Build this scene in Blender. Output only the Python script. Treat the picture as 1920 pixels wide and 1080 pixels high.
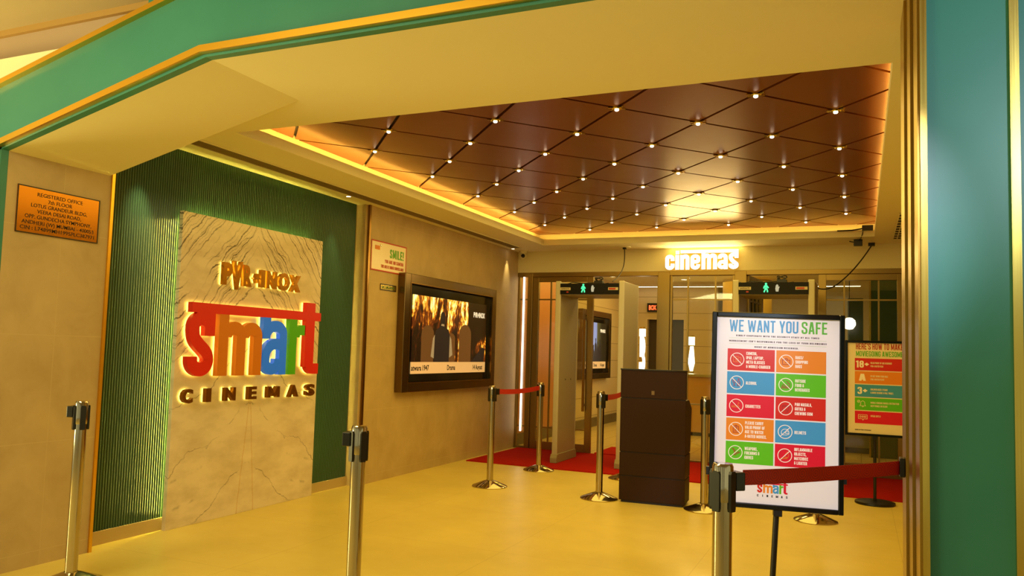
import bpy, bmesh, math, random
from mathutils import Matrix, Vector
random.seed(7)
for o in list(bpy.data.objects): bpy.data.objects.remove(o)
SC = bpy.context.scene
COL = SC.collection
R = math.radians
PI = math.pi

# ------------------------------------------------------------------ camera, world, large lights, exposure
ZC = 2.685          # ceiling height
XS, XG, XM = -4.325, -4.441, -4.381   # stone wall, fluted panel, marble face
YB = 10.376         # wall above the entrance doors
cam = bpy.data.cameras.new('camera'); camo = bpy.data.objects.new('camera', cam); COL.objects.link(camo)
rt = Vector((0.90887, 0.41592, 0.03125)); up = Vector((0.00132, -0.07779, 0.99697)); fw = Vector((-0.41709, 0.90607, 0.07125))
mr = Matrix((rt, up, -fw)).transposed().to_4x4(); mr.translation = (0, 0, 1.32)
camo.matrix_world = mr
cam.sensor_width = 36; cam.lens = 1525.25/1920*36
cam.shift_x = (960-914.55)/1920; cam.shift_y = (546.95-540)/1920
cam.clip_start = .05
SC.camera = camo
SC.view_settings.view_transform = 'Standard'; SC.view_settings.look = 'None'
SC.view_settings.exposure = 0.15; SC.view_settings.gamma = 1.0; SC.view_settings.use_curve_mapping = False

WARM = (1.0, .69, .12)
w = bpy.data.worlds.new('world'); SC.world = w; w.use_nodes = True
bg = w.node_tree.nodes['Background']; bg.inputs[0].default_value = (1, .96, .50, 1); bg.inputs[1].default_value = .58

def light(name, kind, loc, energy, color=(1, 1, 1), size=.1, size_y=None, aim=None, spot=None, blend=.5, parent=None):
    l = bpy.data.lights.new(name, kind); l.energy = energy; l.color = color
    if kind == 'AREA':
        l.size = size
        if size_y: l.shape = 'RECTANGLE'; l.size_y = size_y
    else:
        l.shadow_soft_size = size
    if kind == 'SPOT': l.spot_size = spot; l.spot_blend = blend
    o = bpy.data.objects.new(name, l); COL.objects.link(o); o.location = loc
    if aim is not None:
        o.rotation_euler = (Vector(aim)-Vector(loc)).to_track_quat('-Z', 'Y').to_euler()
    if parent: o.parent = parent
    return o
# lamps of the mall concourse behind and above the photographer, plus an added fill
light('mall_spot_white', 'SPOT', (.35, .1, 3.0), 410, (1, .92, 1.1), .12, aim=(-.36, 4.2, 1.05), spot=R(16), blend=.35)
light('mall_spot_cool', 'SPOT', (1.7, -1.6, 2.9), 420, (.78, .95, 1.1), .3, aim=(.45, 2.9, 2.35), spot=R(24), blend=1.)
light('mall_light_warm', 'AREA', (-3.0, 0.6, 3.0), 85, (1, .88, .40), 2.2, .8, aim=(-3.0, 3.4, .2))
light('left_fascia_fill', 'AREA', (-7.2, 1.2, 1.0), 150, (1, .84, .32), 1.6, 1.4, aim=(-3.6, 2.9, 2.5))  # unseen fill added at far left to brighten the fascia
# general glow of the foyer ceiling
light('foyer_light', 'AREA', (-1.8, 6.9, 2.80), 105, WARM, 3.2, 4.8, aim=(-1.8, 6.9, 0))

# ------------------------------------------------------------------ materials
def lin(c):
    return tuple((x/12.92 if x <= .04045 else ((x+.055)/1.055)**2.4) for x in (v/255 for v in c))
MATS = {}
def mat(name, rgb=(200, 200, 200), rough=.5, metal=0., emit=None, estr=1., spec=.5, coat=0.):
    if name in MATS: return MATS[name]
    m = bpy.data.materials.new(name); m.use_nodes = True
    p = m.node_tree.nodes['Principled BSDF']
    c = (*lin(rgb), 1)
    p.inputs['Base Color'].default_value = c; p.inputs['Roughness'].default_value = rough
    p.inputs['Metallic'].default_value = metal; p.inputs['Specular IOR Level'].default_value = spec
    p.inputs['Coat Weight'].default_value = coat
    if emit is not None:
        p.inputs['Emission Color'].default_value = (*emit, 1); p.inputs['Emission Strength'].default_value = estr
    MATS[name] = m
    return m
class NT:
    """small helper for node graphs"""
    def __init__(s, m):
        s.m = m; s.t = m.node_tree; s.p = s.t.nodes['Principled BSDF']
        s.pos = s.t.nodes.new('ShaderNodeNewGeometry').outputs['Position']
        x = s.t.nodes.new('ShaderNodeSeparateXYZ'); s.t.links.new(s.pos, x.inputs[0]); s.x, s.y, s.z = x.outputs
    def _in(s, sock, v):
        if hasattr(v, 'is_output') or isinstance(v, bpy.types.NodeSocket): s.t.links.new(v, sock)
        else: sock.default_value = v
    def m2(s, op, a, b=0., c=0., clamp=False):
        n = s.t.nodes.new('ShaderNodeMath'); n.operation = op; n.use_clamp = clamp
        for i, v in enumerate((a, b, c)): s._in(n.inputs[i], v)
        return n.outputs[0]
    def vec(s, x, y, z):
        n = s.t.nodes.new('ShaderNodeCombineXYZ')
        for i, v in enumerate((x, y, z)): s._in(n.inputs[i], v)
        return n.outputs[0]
    def noise(s, v, scale, detail=4, rough=.55, dist=0.):
        n = s.t.nodes.new('ShaderNodeTexNoise'); s._in(n.inputs['Vector'], v)
        n.inputs['Scale'].default_value = scale; n.inputs['Detail'].default_value = detail
        n.inputs['Roughness'].default_value = rough; n.inputs['Distortion'].default_value = dist
        return n.outputs['Fac']
    def ramp(s, f, stops):
        n = s.t.nodes.new('ShaderNodeValToRGB'); s._in(n.inputs[0], f); e = n.color_ramp.elements
        while len(e) < len(stops): e.new(.5)
        for el, (p, c) in zip(e, stops): el.position = p; el.color = (*lin(c), 1) if len(c) == 3 else c
        return n.outputs[0]
    def step(s, v, a, b):
        n = s.t.nodes.new('ShaderNodeMapRange'); n.interpolation_type = 'SMOOTHSTEP'; s._in(n.inputs[0], v)
        n.inputs[1].default_value = a; n.inputs[2].default_value = b
        return n.outputs[0]
    def mix(s, f, a, b):
        n = s.t.nodes.new('ShaderNodeMix'); n.data_type = 'RGBA'
        s._in(n.inputs[0], f)
        for i, v in ((6, a), (7, b)):
            if isinstance(v, tuple): n.inputs[i].default_value = (*lin(v), 1)
            else: s.t.links.new(v, n.inputs[i])
        return n.outputs[2]
    def bump(s, h, strength=.2, dist=.01):
        n = s.t.nodes.new('ShaderNodeBump'); n.inputs['Strength'].default_value = strength; n.inputs['Distance'].default_value = dist
        s._in(n.inputs['Height'], h); s.t.links.new(n.outputs[0], s.p.inputs['Normal'])
    def base(s, c): s.t.links.new(c, s.p.inputs['Base Color'])

def joint(n, c, pitch, off, wd):
    """1 on the joint lines of a grid along one axis"""
    a = n.m2('FRACT', n.m2('DIVIDE', n.m2('SUBTRACT', c, off), pitch))
    d = n.m2('MINIMUM', a, n.m2('SUBTRACT', 1., a))
    return n.m2('LESS_THAN', d, wd/pitch)

# floor: polished cream-yellow slabs
M_FLOOR = mat('floor_stone', (224, 196, 110), .32, spec=.4)
n = NT(M_FLOOR)
nn = n.noise(n.pos, 1.6, 6, .6); n2 = n.noise(n.pos, 9, 5, .6)
c = n.ramp(nn, [(.3, (216, 194, 104)), (.7, (230, 208, 114))])
j = n.m2('MAXIMUM', joint(n, n.x, 1.2, .25, .0022), joint(n, n.y, 1.2, .2, .0022))
c = n.mix(n.m2('MULTIPLY', j, .28), c, (150, 120, 50)); n.base(c)
n.t.links.new(n.m2('ADD', n.m2('MULTIPLY', n2, .18), .26), n.p.inputs['Roughness'])
# stone wall tiles
def stone(name, a, b):
    m = mat(name, a, .5, spec=.35); n = NT(m)
    nn = n.noise(n.pos, 3.2, 8, .62, .3)
    c = n.ramp(nn, [(.32, a), (.68, b)])
    j = n.m2('MAXIMUM', joint(n, n.z, .62, .085, .0022), joint(n, n.m2('ADD', n.y, n.x), 1.2, .18, .002))
    n.base(n.mix(n.m2('MULTIPLY', j, .55), c, (205, 185, 140)))
    return m
M_STONE = stone('beige_stone_tile', (182, 158, 118), (200, 176, 134))
M_BASE = mat('beige_stone_base', (186, 162, 120), .45)
M_PLASTER = mat('cream_paint', (236, 228, 190), .62, spec=.3)
M_MALLWALL = mat('pinkish_plaster', (172, 146, 122), .7)
M_MALLCEIL = mat('concourse_ceiling_paint', (186, 168, 132), .7)
M_MALLSHADE = mat('tan_shadow_band', (170, 132, 70), .6)
M_TEAL = mat('teal_panel', (64, 144, 134), .34, spec=.45)
n = NT(M_TEAL); n.base(n.ramp(n.noise(n.pos, 2, 3), [(.3, (48, 124, 116)), (.7, (56, 132, 122))]))
M_FLUTE = mat('green_fluted_laminate', (52, 86, 64), .32, spec=.45)
M_BRASS = mat('brushed_brass', (208, 182, 92), .22, 1.)
n = NT(M_BRASS)
n.t.links.new(n.m2('ADD', n.m2('MULTIPLY', n.noise(n.vec(n.m2('MULTIPLY', n.x, 160), n.m2('MULTIPLY', n.y, 160), n.z), 1, 2), .2), .12), n.p.inputs['Roughness'])
M_BRASSD = mat('dull_brass_reveal', (168, 136, 62), .3, 1.)
M_BRONZE = mat('dark_bronze_trim', (140, 104, 48), .28, 1.)
M_ORANGE_TRIM = mat('copper_brass_edge', (236, 186, 70), .3, 1.)
M_CHROME = mat('polished_steel', (182, 170, 152), .1, 1.)
M_STEEL = mat('door_frame_metal', (150, 126, 76), .32, 1.)
M_TVFRAME = mat('bronze_steel_bezel', (120, 98, 62), .25, 1.)
M_BLACK = mat('black_plastic', (16, 15, 14), .35)
M_BLACKGLOSS = mat('black_gloss_frame', (10, 10, 11), .16)
M_DARK = mat('dark_gap', (24, 14, 8), .6)
M_RED_BELT = mat('red_belt_webbing', (178, 28, 18), .6)
n = NT(M_RED_BELT)
M_PODIUM = mat('brown_laminate', (50, 27, 10), .55, spec=.2)
M_PODTOP = mat('dark_glass_top', (44, 34, 24), .08)
M_SILVER = mat('grey_detector_panel', (164, 154, 128), .4)
M_SILVER2 = mat('grey_detector_edge', (188, 180, 156), .35)
M_CARPET = mat('red_carpet', (176, 22, 14), .95, spec=.1)
n = NT(M_CARPET)
nn = n.noise(n.pos, 260, 2, .6); n.base(n.ramp(nn, [(.25, (136, 12, 8)), (.75, (200, 32, 20))])); n.bump(nn, .6, .006)
M_CEILPANEL = mat('copper_brown_ceiling_panel', (126, 64, 18), .3, .45, spec=.45)
n = NT(M_CEILPANEL)
n.t.links.new(n.m2('ADD', n.m2('MULTIPLY', n.noise(n.pos, 3, 5, .6), .12), .25), n.p.inputs['Roughness'])
M_WHITE = mat('white_poster_paper', (236, 232, 236), .32, spec=.5)
M_CREAMPAPER = mat('cream_poster_paper', (236, 220, 186), .3, spec=.6)
def emitmat(name, col, s): return mat(name, (20, 20, 20), .5, emit=col, estr=s)
E_COVE = emitmat('cove_led', (1, .60, .10), 24)
E_HALO = emitmat('halo_led', (1, .74, .10), 3.6)
E_WHITE = emitmat('white_sign_face', (1, .93, .74), 3.2)
M_SIDE = mat('sign_side_yellow', (246, 214, 120), .5, emit=(1, .55, .05), estr=.45)
E_LAMP = emitmat('lamp_lens', (1, .86, .60), 9)
E_LINE = emitmat('linear_lamp', (1, .86, .55), 6)
E_STRIP = emitmat('vertical_led_strip', (1, .84, .62), 4)
E_GREEN = emitmat('green_led', (.06, .9, .32), 1.5)
E_PALE = emitmat('pale_icon', (.9, .8, .5), .5)
E_RED = emitmat('red_led', (1, .08, .02), 4)
def glass(name, tint, gl=.12):
    m = bpy.data.materials.new(name); m.use_nodes = True; t = m.node_tree
    t.nodes.remove(t.nodes['Principled BSDF']); out = t.nodes['Material Output']
    tr = t.nodes.new('ShaderNodeBsdfTransparent'); tr.inputs[0].default_value = (*tint, 1)
    g = t.nodes.new('ShaderNodeBsdfGlossy'); g.inputs['Roughness'].default_value = .02
    fr = t.nodes.new('ShaderNodeFresnel'); fr.inputs[0].default_value = 1.45
    mx = t.nodes.new('ShaderNodeMixShader'); t.links.new(fr.outputs[0], mx.inputs[0])
    t.links.new(tr.outputs[0], mx.inputs[1]); t.links.new(g.outputs[0], mx.inputs[2]); t.links.new(mx.outputs[0], out.inputs[0])
    return m
M_GLASS = glass('clear_glass', (.93, .92, .84))

# book-matched marble
M_MARBLE = mat('bookmatched_marble', (226, 208, 176), .12, spec=.5)
n = NT(M_MARBLE)
u = n.m2('ABSOLUTE', n.m2('SUBTRACT', n.y, 5.10))
pv = n.vec(u, n.z, n.x)
q1 = n.noise(pv, 1.7, 5, .6); q2 = n.noise(pv, 7, 6, .62); q3 = n.noise(pv, 3.1, 4, .5)
wob = n.m2('ADD', n.m2('MULTIPLY', n.m2('SUBTRACT', q1, .5), .30), n.m2('MULTIPLY', n.m2('SUBTRACT', q2, .5), .09))
s1 = n.m2('ADD', n.m2('ADD', n.z, n.m2('MULTIPLY', u, 1.15)), wob)       # steep veins rising to the centre line
s2 = n.m2('ADD', n.m2('ADD', n.z, n.m2('MULTIPLY', u, .62)), n.m2('MULTIPLY', wob, 1.3))
def veins(s, pitch, off, wd, lo, hi):
    a = n.m2('FRACT', n.m2('DIVIDE', n.m2('SUBTRACT', s, off), pitch)); d = n.m2('ABSOLUTE', n.m2('SUBTRACT', a, .5))
    v = n.m2('SUBTRACT', 1., n.step(d, 0., wd/pitch))
    return n.m2('MULTIPLY', v, n.step(q3, lo, hi))
hi_mask = n.step(n.m2('ADD', s1, n.m2('MULTIPLY', q3, .5)), 2.12, 2.5)
va = n.m2('MULTIPLY', veins(s1, .105, .02, .011, .34, .56), hi_mask)
vb = n.m2('MULTIPLY', veins(s1, .043, .0, .006, .44, .62), hi_mask)
vc = n.m2('MULTIPLY', veins(s2, .47, .13, .008, .40, .58), .75)
q4 = n.noise(pv, 5.0, 3, .5)
vd = n.m2('MULTIPLY', veins(n.m2('ADD', n.z, n.m2('MULTIPLY', u, .25)), .21, .0, .02, .56, .7), n.step(q4, .55, .7))
vv = n.m2('MINIMUM', n.m2('ADD', n.m2('ADD', va, n.m2('MULTIPLY', vb, .8)), n.m2('ADD', vc, vd)), 1.)
cloud = n.ramp(n.noise(n.vec(u, n.m2('MULTIPLY', n.z, 2.2), n.x), 3.5, 6, .6), [(.3, (206, 190, 172)), (.62, (230, 216, 202))])
oc = n.m2('ABSOLUTE', n.m2('SUBTRACT', u, n.m2('ADD', n.m2('MULTIPLY', n.m2('SUBTRACT', .95, n.z), .10), n.m2('MULTIPLY', n.m2('SUBTRACT', q2, .5), .03))))
oc = n.m2('MULTIPLY', n.m2('SUBTRACT', 1., n.step(oc, .001, .006)), n.m2('LESS_THAN', n.z, .93))
cloud = n.mix(n.m2('MULTIPLY', oc, .5), cloud, (196, 140, 50))
n.base(n.mix(n.m2('MULTIPLY', vv, .85), cloud, (52, 40, 38)))

# ------------------------------------------------------------------ mesh helpers
class MB:
    def __init__(s): s.b = bmesh.new()
    def box(s, x0, y0, z0, x1, y1, z1, M=None):
        vs = [s.b.verts.new((x, y, z)) for z in (z0, z1) for y in (y0, y1) for x in (x0, x1)]
        if M is not None:
            for v in vs: v.co = M @ v.co
        for f in ((0, 2, 3, 1), (4, 5, 7, 6), (0, 1, 5, 4), (2, 6, 7, 3), (0, 4, 6, 2), (1, 3, 7, 5)):
            s.b.faces.new([vs[i] for i in f])
        return s
    def quad(s, *pts): s.b.faces.new([s.b.verts.new(p) for p in pts]); return s
    def prism(s, pts, z0, z1, M=None):
        """polygon in local xy, extruded z0..z1, moved by M"""
        M = M or Matrix()
        a = [s.b.verts.new(M @ Vector((p[0], p[1], z0))) for p in pts]; b = [s.b.verts.new(M @ Vector((p[0], p[1], z1))) for p in pts]
        k = len(pts)
        s.b.faces.new(a[::-1]); s.b.faces.new(b)
        for i in range(k): s.b.faces.new((a[i], a[(i+1) % k], b[(i+1) % k], b[i]))
        return s
    def stroke(s, pts, wd, z0, z1, M=None, closed=False, smooth=0):
        """flat ribbon of width wd along a polyline in local xy, extruded z0..z1"""
        M = M or Matrix(); P = []
        for p in pts:
            v = Vector(p[:2])
            if not P or (v-P[-1]).length > 1e-5*max(1., abs(wd)*100): P.append(v)
        if smooth:
            for _ in range(smooth):
                Q = [P[0]]
                for a, b_ in zip(P, P[1:]): Q += [a.lerp(b_, .25), a.lerp(b_, .75)]
                P = Q+[P[-1]]
        k = len(P); L = []; Rr = []
        for i in range(k):
            if closed: a, b = P[(i-1) % k], P[(i+1) % k]
            else: a, b = P[max(i-1, 0)], P[min(i+1, k-1)]
            d1 = (P[i]-a) if (P[i]-a).length > 1e-9 else (b-P[i]); d2 = (b-P[i]) if (b-P[i]).length > 1e-9 else d1
            d1 = d1.normalized(); d2 = d2.normalized(); t = (d1+d2)
            if t.length < 1e-6: t = d1
            t.normalize(); nrm = Vector((-t.y, t.x)); sc = 1/max(.5, nrm.dot(Vector((-d1.y, d1.x))))
            L.append(P[i]+nrm*wd/2*sc); Rr.append(P[i]-nrm*wd/2*sc)
        V = [[s.b.verts.new(M @ Vector((q.x, q.y, z))) for q in A] for A in (L, Rr) for z in (z0, z1)]
        l0, l1, r0, r1 = V
        for i in range(k if closed else k-1):
            j = (i+1) % k
            s.b.faces.new((r1[i], r1[j], l1[j], l1[i])); s.b.faces.new((l0[i], l0[j], r0[j], r0[i]))
            s.b.faces.new((l1[i], l1[j], l0[j], l0[i])); s.b.faces.new((r0[i], r0[j], r1[j], r1[i]))
        if not closed:
            s.b.faces.new((l0[0], r0[0], r1[0], l1[0])); s.b.faces.new((l1[-1], r1[-1], r0[-1], l0[-1]))
        return s
    def lathe(s, prof, seg=32, M=None):
        M = M or Matrix(); rings = []
        for r, z in prof:
            if r < 1e-6: rings.append([s.b.verts.new(M @ Vector((0, 0, z)))])
            else: rings.append([s.b.verts.new(M @ Vector((r*math.cos(2*PI*i/seg), r*math.sin(2*PI*i/seg), z))) for i in range(seg)])
        for A, Bq in zip(rings, rings[1:]):
            for i in range(seg):
                j = (i+1) % seg
                if len(A) == 1 and len(Bq) == 1: continue
                if len(A) == 1: s.b.faces.new((A[0], Bq[j], Bq[i]))
                elif len(Bq) == 1: s.b.faces.new((A[i], A[j], Bq[0]))
                else: s.b.faces.new((A[i], A[j], Bq[j], Bq[i]))
        return s
    def tube(s, pts, r, seg=8):
        P = [Vector(p) for p in pts]; rings = []
        ref = Vector((0, 0, 1))
        for i, p in enumerate(P):
            t = (P[min(i+1, len(P)-1)]-P[max(i-1, 0)]).normalized()
            a = t.cross(ref)
            if a.length < .05: a = t.cross(Vector((1, 0, 0)))
            a.normalize(); b = t.cross(a)
            rings.append([s.b.verts.new(p+(a*math.cos(2*PI*k/seg)+b*math.sin(2*PI*k/seg))*r) for k in range(seg)])
        for A, Bq in zip(rings, rings[1:]):
            for k in range(seg): s.b.faces.new((A[k], A[(k+1) % seg], Bq[(k+1) % seg], Bq[k]))
        s.b.faces.new(rings[0][::-1]); s.b.faces.new(rings[-1])
        return s
    def text(s, body, x, y, h, width=None, sx=.62, bold=.02, z0=0., z1=.001, align='L', M=None, maxw=None):
        """one line of lettering, baseline at y, capital height h, fitted to width when given"""
        M = M or Matrix(); V, F, wd = glyphs(body, bold)
        kx = (width/wd) if width else h*sx
        if maxw and kx*wd > maxw: kx = maxw/wd
        ox = x if align == 'L' else (x-kx*wd/2 if align == 'C' else x-kx*wd)
        vs = [s.b.verts.new(M @ Vector((ox+v[0]*kx, y+v[1]*h, z1 if v[2] > 0 else z0))) for v in V]
        for f in F:
            try: s.b.faces.new([vs[i] for i in f])
            except ValueError: pass
        return s
    def done(s, name, m, parent=None, smooth=False, bevel=0., clean=True):
        if clean: bmesh.ops.recalc_face_normals(s.b, faces=s.b.faces)
        me = bpy.data.meshes.new(name); s.b.to_mesh(me); s.b.free()
        if m: me.materials.append(m)
        if smooth:
            for p in me.polygons: p.use_smooth = True
        o = bpy.data.objects.new(name, me); COL.objects.link(o)
        if parent: o.parent = parent
        if smooth:
            md = o.modifiers.new('edges', 'EDGE_SPLIT'); md.split_angle = R(38)
        if bevel:
            md = o.modifiers.new('bevel', 'BEVEL'); md.width = bevel; md.segments = 2; md.limit_method = 'ANGLE'
        return o
_G = {}
def glyphs(body, bold):
    """outline of a line of text in the built-in face: unit capital height, x from 0"""
    k = (body, bold)
    if k in _G: return _G[k]
    cu = bpy.data.curves.new('lettering', 'FONT'); cu.body = body; cu.size = 1; cu.offset = bold; cu.extrude = .01
    cu.resolution_u = 3
    if bold > 0: cu.space_character = 1+bold*1.6
    o = bpy.data.objects.new('lettering', cu); COL.objects.link(o)
    dg = bpy.context.evaluated_depsgraph_get(); dg.update()
    me = bpy.data.meshes.new_from_object(o.evaluated_get(dg))
    V = [v.co.copy() for v in me.vertices]; F = [tuple(p.vertices) for p in me.polygons]
    bpy.data.objects.remove(o); bpy.data.curves.remove(cu); bpy.data.meshes.remove(me)
    cap = CAP[0] or 1
    x0 = min(v.x for v in V); x1 = max(v.x for v in V)
    _G[k] = ([((v.x-x0)/cap, v.y/cap, v.z) for v in V], F, (x1-x0)/cap)
    return _G[k]
CAP = [0]
_v = glyphs('H', 0)[0]; CAP[0] = max(v[1] for v in _v); _G.clear()

def fillet(pts, rad=.13, k=4, closed=False):
    out = []; n_ = len(pts)
    for i, p in enumerate(pts):
        if not closed and i in (0, n_-1): out.append(p); continue
        p = Vector(p); a = Vector(pts[i-1]); c = Vector(pts[(i+1) % n_])
        ra = min(rad, (a-p).length*.5); rc = min(rad, (c-p).length*.5)
        s_ = p+(a-p).normalized()*ra; e_ = p+(c-p).normalized()*rc
        for j in range(k+1):
            t = j/k; q = s_*(1-t)**2+p*2*t*(1-t)+e_*t*t; out.append((q.x, q.y))
    return out
def letter_paths(ch, wt):
    """centre lines of a condensed block face: unit height; returns width and [(points, closed)]"""
    W_ = {'M': .60, 'W': .66, 'I': wt, '1': .27, '.': wt, ',': wt, "'": wt, '!': wt, ':': wt, '-': .24, ' ': .14, '/': .34, '&': .46, '+': .42, 'L': .36, 'F': .37, 'E': .38, 'T': .40, 'J': .36}.get(ch, .43)
    h = wt/2; l, r, m, b, t = h, W_-h, W_/2, h, 1-h; F = fillet
    if ch == 'A': P = [[(h*.85, 0), (m-h*.35, 1)], [(W_-h*.85, 0), (m+h*.35, 1)], [(h*1.4, .27), (W_-h*1.4, .27)]]
    elif ch == 'B': P = [[(l, 0), (l, 1)], F([(l, t), (r-.02, t), (r-.02, .53), (l, .53)]), F([(l, .53), (r, .53), (r, b), (l, b)])]
    elif ch == 'C': P = [F([(r, .64), (r, t), (l, t), (l, b), (r, b), (r, .36)])]
    elif ch == 'D': P = [[(l, 0), (l, 1)], F([(l, t), (r, t), (r, b), (l, b)])]
    elif ch == 'E': P = [[(l, 0), (l, 1)], [(l, t), (W_, t)], [(l, .51), (W_-.04, .51)], [(l, b), (W_, b)]]
    elif ch == 'F': P = [[(l, 0), (l, 1)], [(l, t), (W_, t)], [(l, .50), (W_-.04, .50)]]
    elif ch == 'G': P = [F([(r, .68), (r, t), (l, t), (l, b), (r, b), (r, .47), (m, .47)])]
    elif ch == 'H': P = [[(l, 0), (l, 1)], [(r, 0), (r, 1)], [(l, .51), (r, .51)]]
    elif ch == 'I': P = [[(m, 0), (m, 1)]]
    elif ch == 'J': P = [F([(r, 1), (r, b), (l, b), (l, .25)])]
    elif ch == 'K': P = [[(l, 0), (l, 1)], [(l+h*.6, .40), (r+h*.2, 1)], [(l+h*1.2, .55), (r+h*.4, 0)]]
    elif ch == 'L': P = [[(l, 0), (l, 1)], [(l, b), (W_, b)]]
    elif ch == 'M': P = [[(l, 0), (l, 1)], [(r, 0), (r, 1)], [(l+h*.2, 1), (m, .12)], [(r-h*.2, 1), (m, .12)]]
    elif ch == 'N': P = [[(l, 0), (l, 1)], [(r, 0), (r, 1)], [(l, .98), (r, .02)]]
    elif ch in 'O0': return W_, [(F([(l, b), (r, b), (r, t), (l, t)], closed=True), True)]
    elif ch == 'P': P = [[(l, 0), (l, 1)], F([(l, t), (r, t), (r, .44), (l, .44)])]
    elif ch == 'Q': return W_, [(F([(l, b), (r, b), (r, t), (l, t)], closed=True), True), ([(m, .22), (W_, -.02)], False)]
    elif ch == 'R': P = [[(l, 0), (l, 1)], F([(l, t), (r-.01, t), (r-.01, .48), (l, .48)]), F([(m, .48), (r-.02, .46), (r, 0)], .1)]
    elif ch == 'S': P = [F([(r, .68), (r, t), (l, t), (l, .58), (r, .42), (r, b), (l, b), (l, .32)])]
    elif ch == 'T': P = [[(m, 0), (m, 1)], [(0, t), (W_, t)]]
    elif ch == 'U': P = [F([(l, 1), (l, b), (r, b), (r, 1)])]
    elif ch == 'V': P = [[(h*.85, 1), (m-h*.3, 0)], [(W_-h*.85, 1), (m+h*.3, 0)]]
    elif ch == 'W': P = [[(h*.85, 1), (W_*.28, 0)], [(m, .95), (W_*.30, 0)], [(m, .95), (W_*.70, 0)], [(W_-h*.85, 1), (W_*.72, 0)]]
    elif ch == 'X': P = [[(h, 0), (W_-h, 1)], [(h, 1), (W_-h, 0)]]
    elif ch == 'Y': P = [[(h*.8, 1), (m, .40)], [(W_-h*.8, 1), (m, .40)], [(m, 0), (m, .45)]]
    elif ch == 'Z': P = [[(0, t), (W_, t)], [(W_-h*1.1, t), (h*1.1, b)], [(0, b), (W_, b)]]
    elif ch == '1': P = [[(r, 0), (r, 1)], [(0, .86), (r, .86)]]
    elif ch == '2': P = [F([(l, .66), (l, t), (r, t), (r, .6), (l, b)]), [(l, b), (W_, b)]]
    elif ch == '3': P = [F([(l, .70), (l, t), (r, t), (r, .53), (m-.04, .53)]), F([(m-.04, .53), (r, .53), (r, b), (l, b), (l, .30)])]
    elif ch == '8': return W_, [(F([(l, .53), (r, .53), (r, t), (l, t)], closed=True), True), (F([(l, b), (r, b), (r, .53), (l, .53)], closed=True), True)]
    elif ch == '.': P = [[(m, 0), (m, wt)]]
    elif ch == ',': P = [[(m, wt), (m, 0), (m-.05, -.12)]]
    elif ch == "'": P = [[(m, .72), (m, 1)]]
    elif ch == '!': P = [[(m, .3), (m, 1)], [(m, 0), (m, wt)]]
    elif ch == ':': P = [[(m, .1), (m, .1+wt)], [(m, .6), (m, .6+wt)]]
    elif ch == '-': P = [[(0, .45), (W_, .45)]]
    elif ch == '/': P = [[(h, 0), (W_-h, 1)]]
    elif ch == '+': P = [[(0, .5), (W_, .5)], [(m, .5-W_/2), (m, .5+W_/2)]]
    elif ch == '&': P = [F([(W_, .42), (l, .42), (l, b), (r-.05, b), (r-.05, .62)]), F([(l+.03, .42), (l+.03, t), (r-.06, t), (r-.06, .76)])]
    else: P = []
    return W_, [(p, False) for p in P]
def block(mb, body, x, y, h, width=None, sx=1., wt=.17, z0=0., z1=.001, align='L', M=None, maxw=None, gap=.085):
    """one line of condensed block lettering drawn with strokes"""
    adv = sum(letter_paths(c_, wt)[0]+gap for c_ in body)-gap
    kx = (width/adv) if width else h*sx
    if maxw and kx*adv > maxw: kx = maxw/adv
    ox = x if align == 'L' else (x-kx*adv/2 if align == 'C' else x-kx*adv)
    M = M or Matrix(); S_ = Matrix.Diagonal((kx, h, 1, 1)); Tm = Matrix.Translation((ox, y, 0)); cx_ = 0; i_ = 0
    for c_ in body:
        w_, paths = letter_paths(c_, wt)
        for p_, cl in paths:
            i_ += 1
            mb.stroke([(q[0]+cx_, q[1]) for q in p_], wt*(.88 if c_ in 'MW' else 1), z0, z1+(z1-z0)*.06*(i_ % 5), M @ Tm @ S_, closed=cl)
        cx_ += w_+gap
    return mb
def tag(o, label, cat, group=None):
    o['label'] = label; o['category'] = cat
    if group: o['group'] = group
    return o
def thing(name, label, cat, loc=(0, 0, 0), rz=0., group=None):
    o = bpy.data.objects.new(name, None); COL.objects.link(o); o.location = loc; o.rotation_euler = (0, 0, rz); o.empty_display_size = .1
    return tag(o, label, cat, group)
def struct(o): o['kind'] = 'structure'; return o
def copy_tree(o, parent=None):
    c = o.copy(); COL.objects.link(c)
    if parent: c.parent = parent
    for ch in list(o.children): copy_tree(ch, c)
    return c
def onLeft(x):      # local xy on the left wall: x -> +Y, y -> +Z, out of the wall -> +X
    return Matrix(((0, 0, 1, x), (1, 0, 0, 0), (0, 1, 0, 0), (0, 0, 0, 1)))
def onBack(y):      # local xy on a wall facing the camera: x -> +X, y -> +Z, out of the wall -> -Y
    return Matrix(((1, 0, 0, 0), (0, 0, -1, y), (0, 1, 0, 0), (0, 0, 0, 1)))
def arc(cx, cy, rx, ry, a0, a1, k=10):
    return [(cx+rx*math.cos(R(a0+(a1-a0)*i/k)), cy+ry*math.sin(R(a0+(a1-a0)*i/k))) for i in range(k+1)]

# ------------------------------------------------------------------ setting: floor, walls, ceiling
struct(MB().box(-7, -3.5, -.1, 5, 10.42, 0).done('floor', M_FLOOR))
b = MB()
b.box(-4.75, 2.945, -.0, XS, 3.63, 2.7); struct(b.done('wall_left', M_STONE))
b = MB(); b.box(-4.75, 6.60, 0, XS, YB+.1, ZC+.02); struct(b.done('wall_left.001', M_STONE))
b = MB(); b.box(-4.75, 3.63, 0, XG-.025, 6.60, ZC+.02); struct(b.done('wall_left.002', M_PLASTER))
struct(MB().box(-4.6, 3.65, 0, XG+.012, 6.56, .085).done('baseboard_left', M_BASE))
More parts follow.
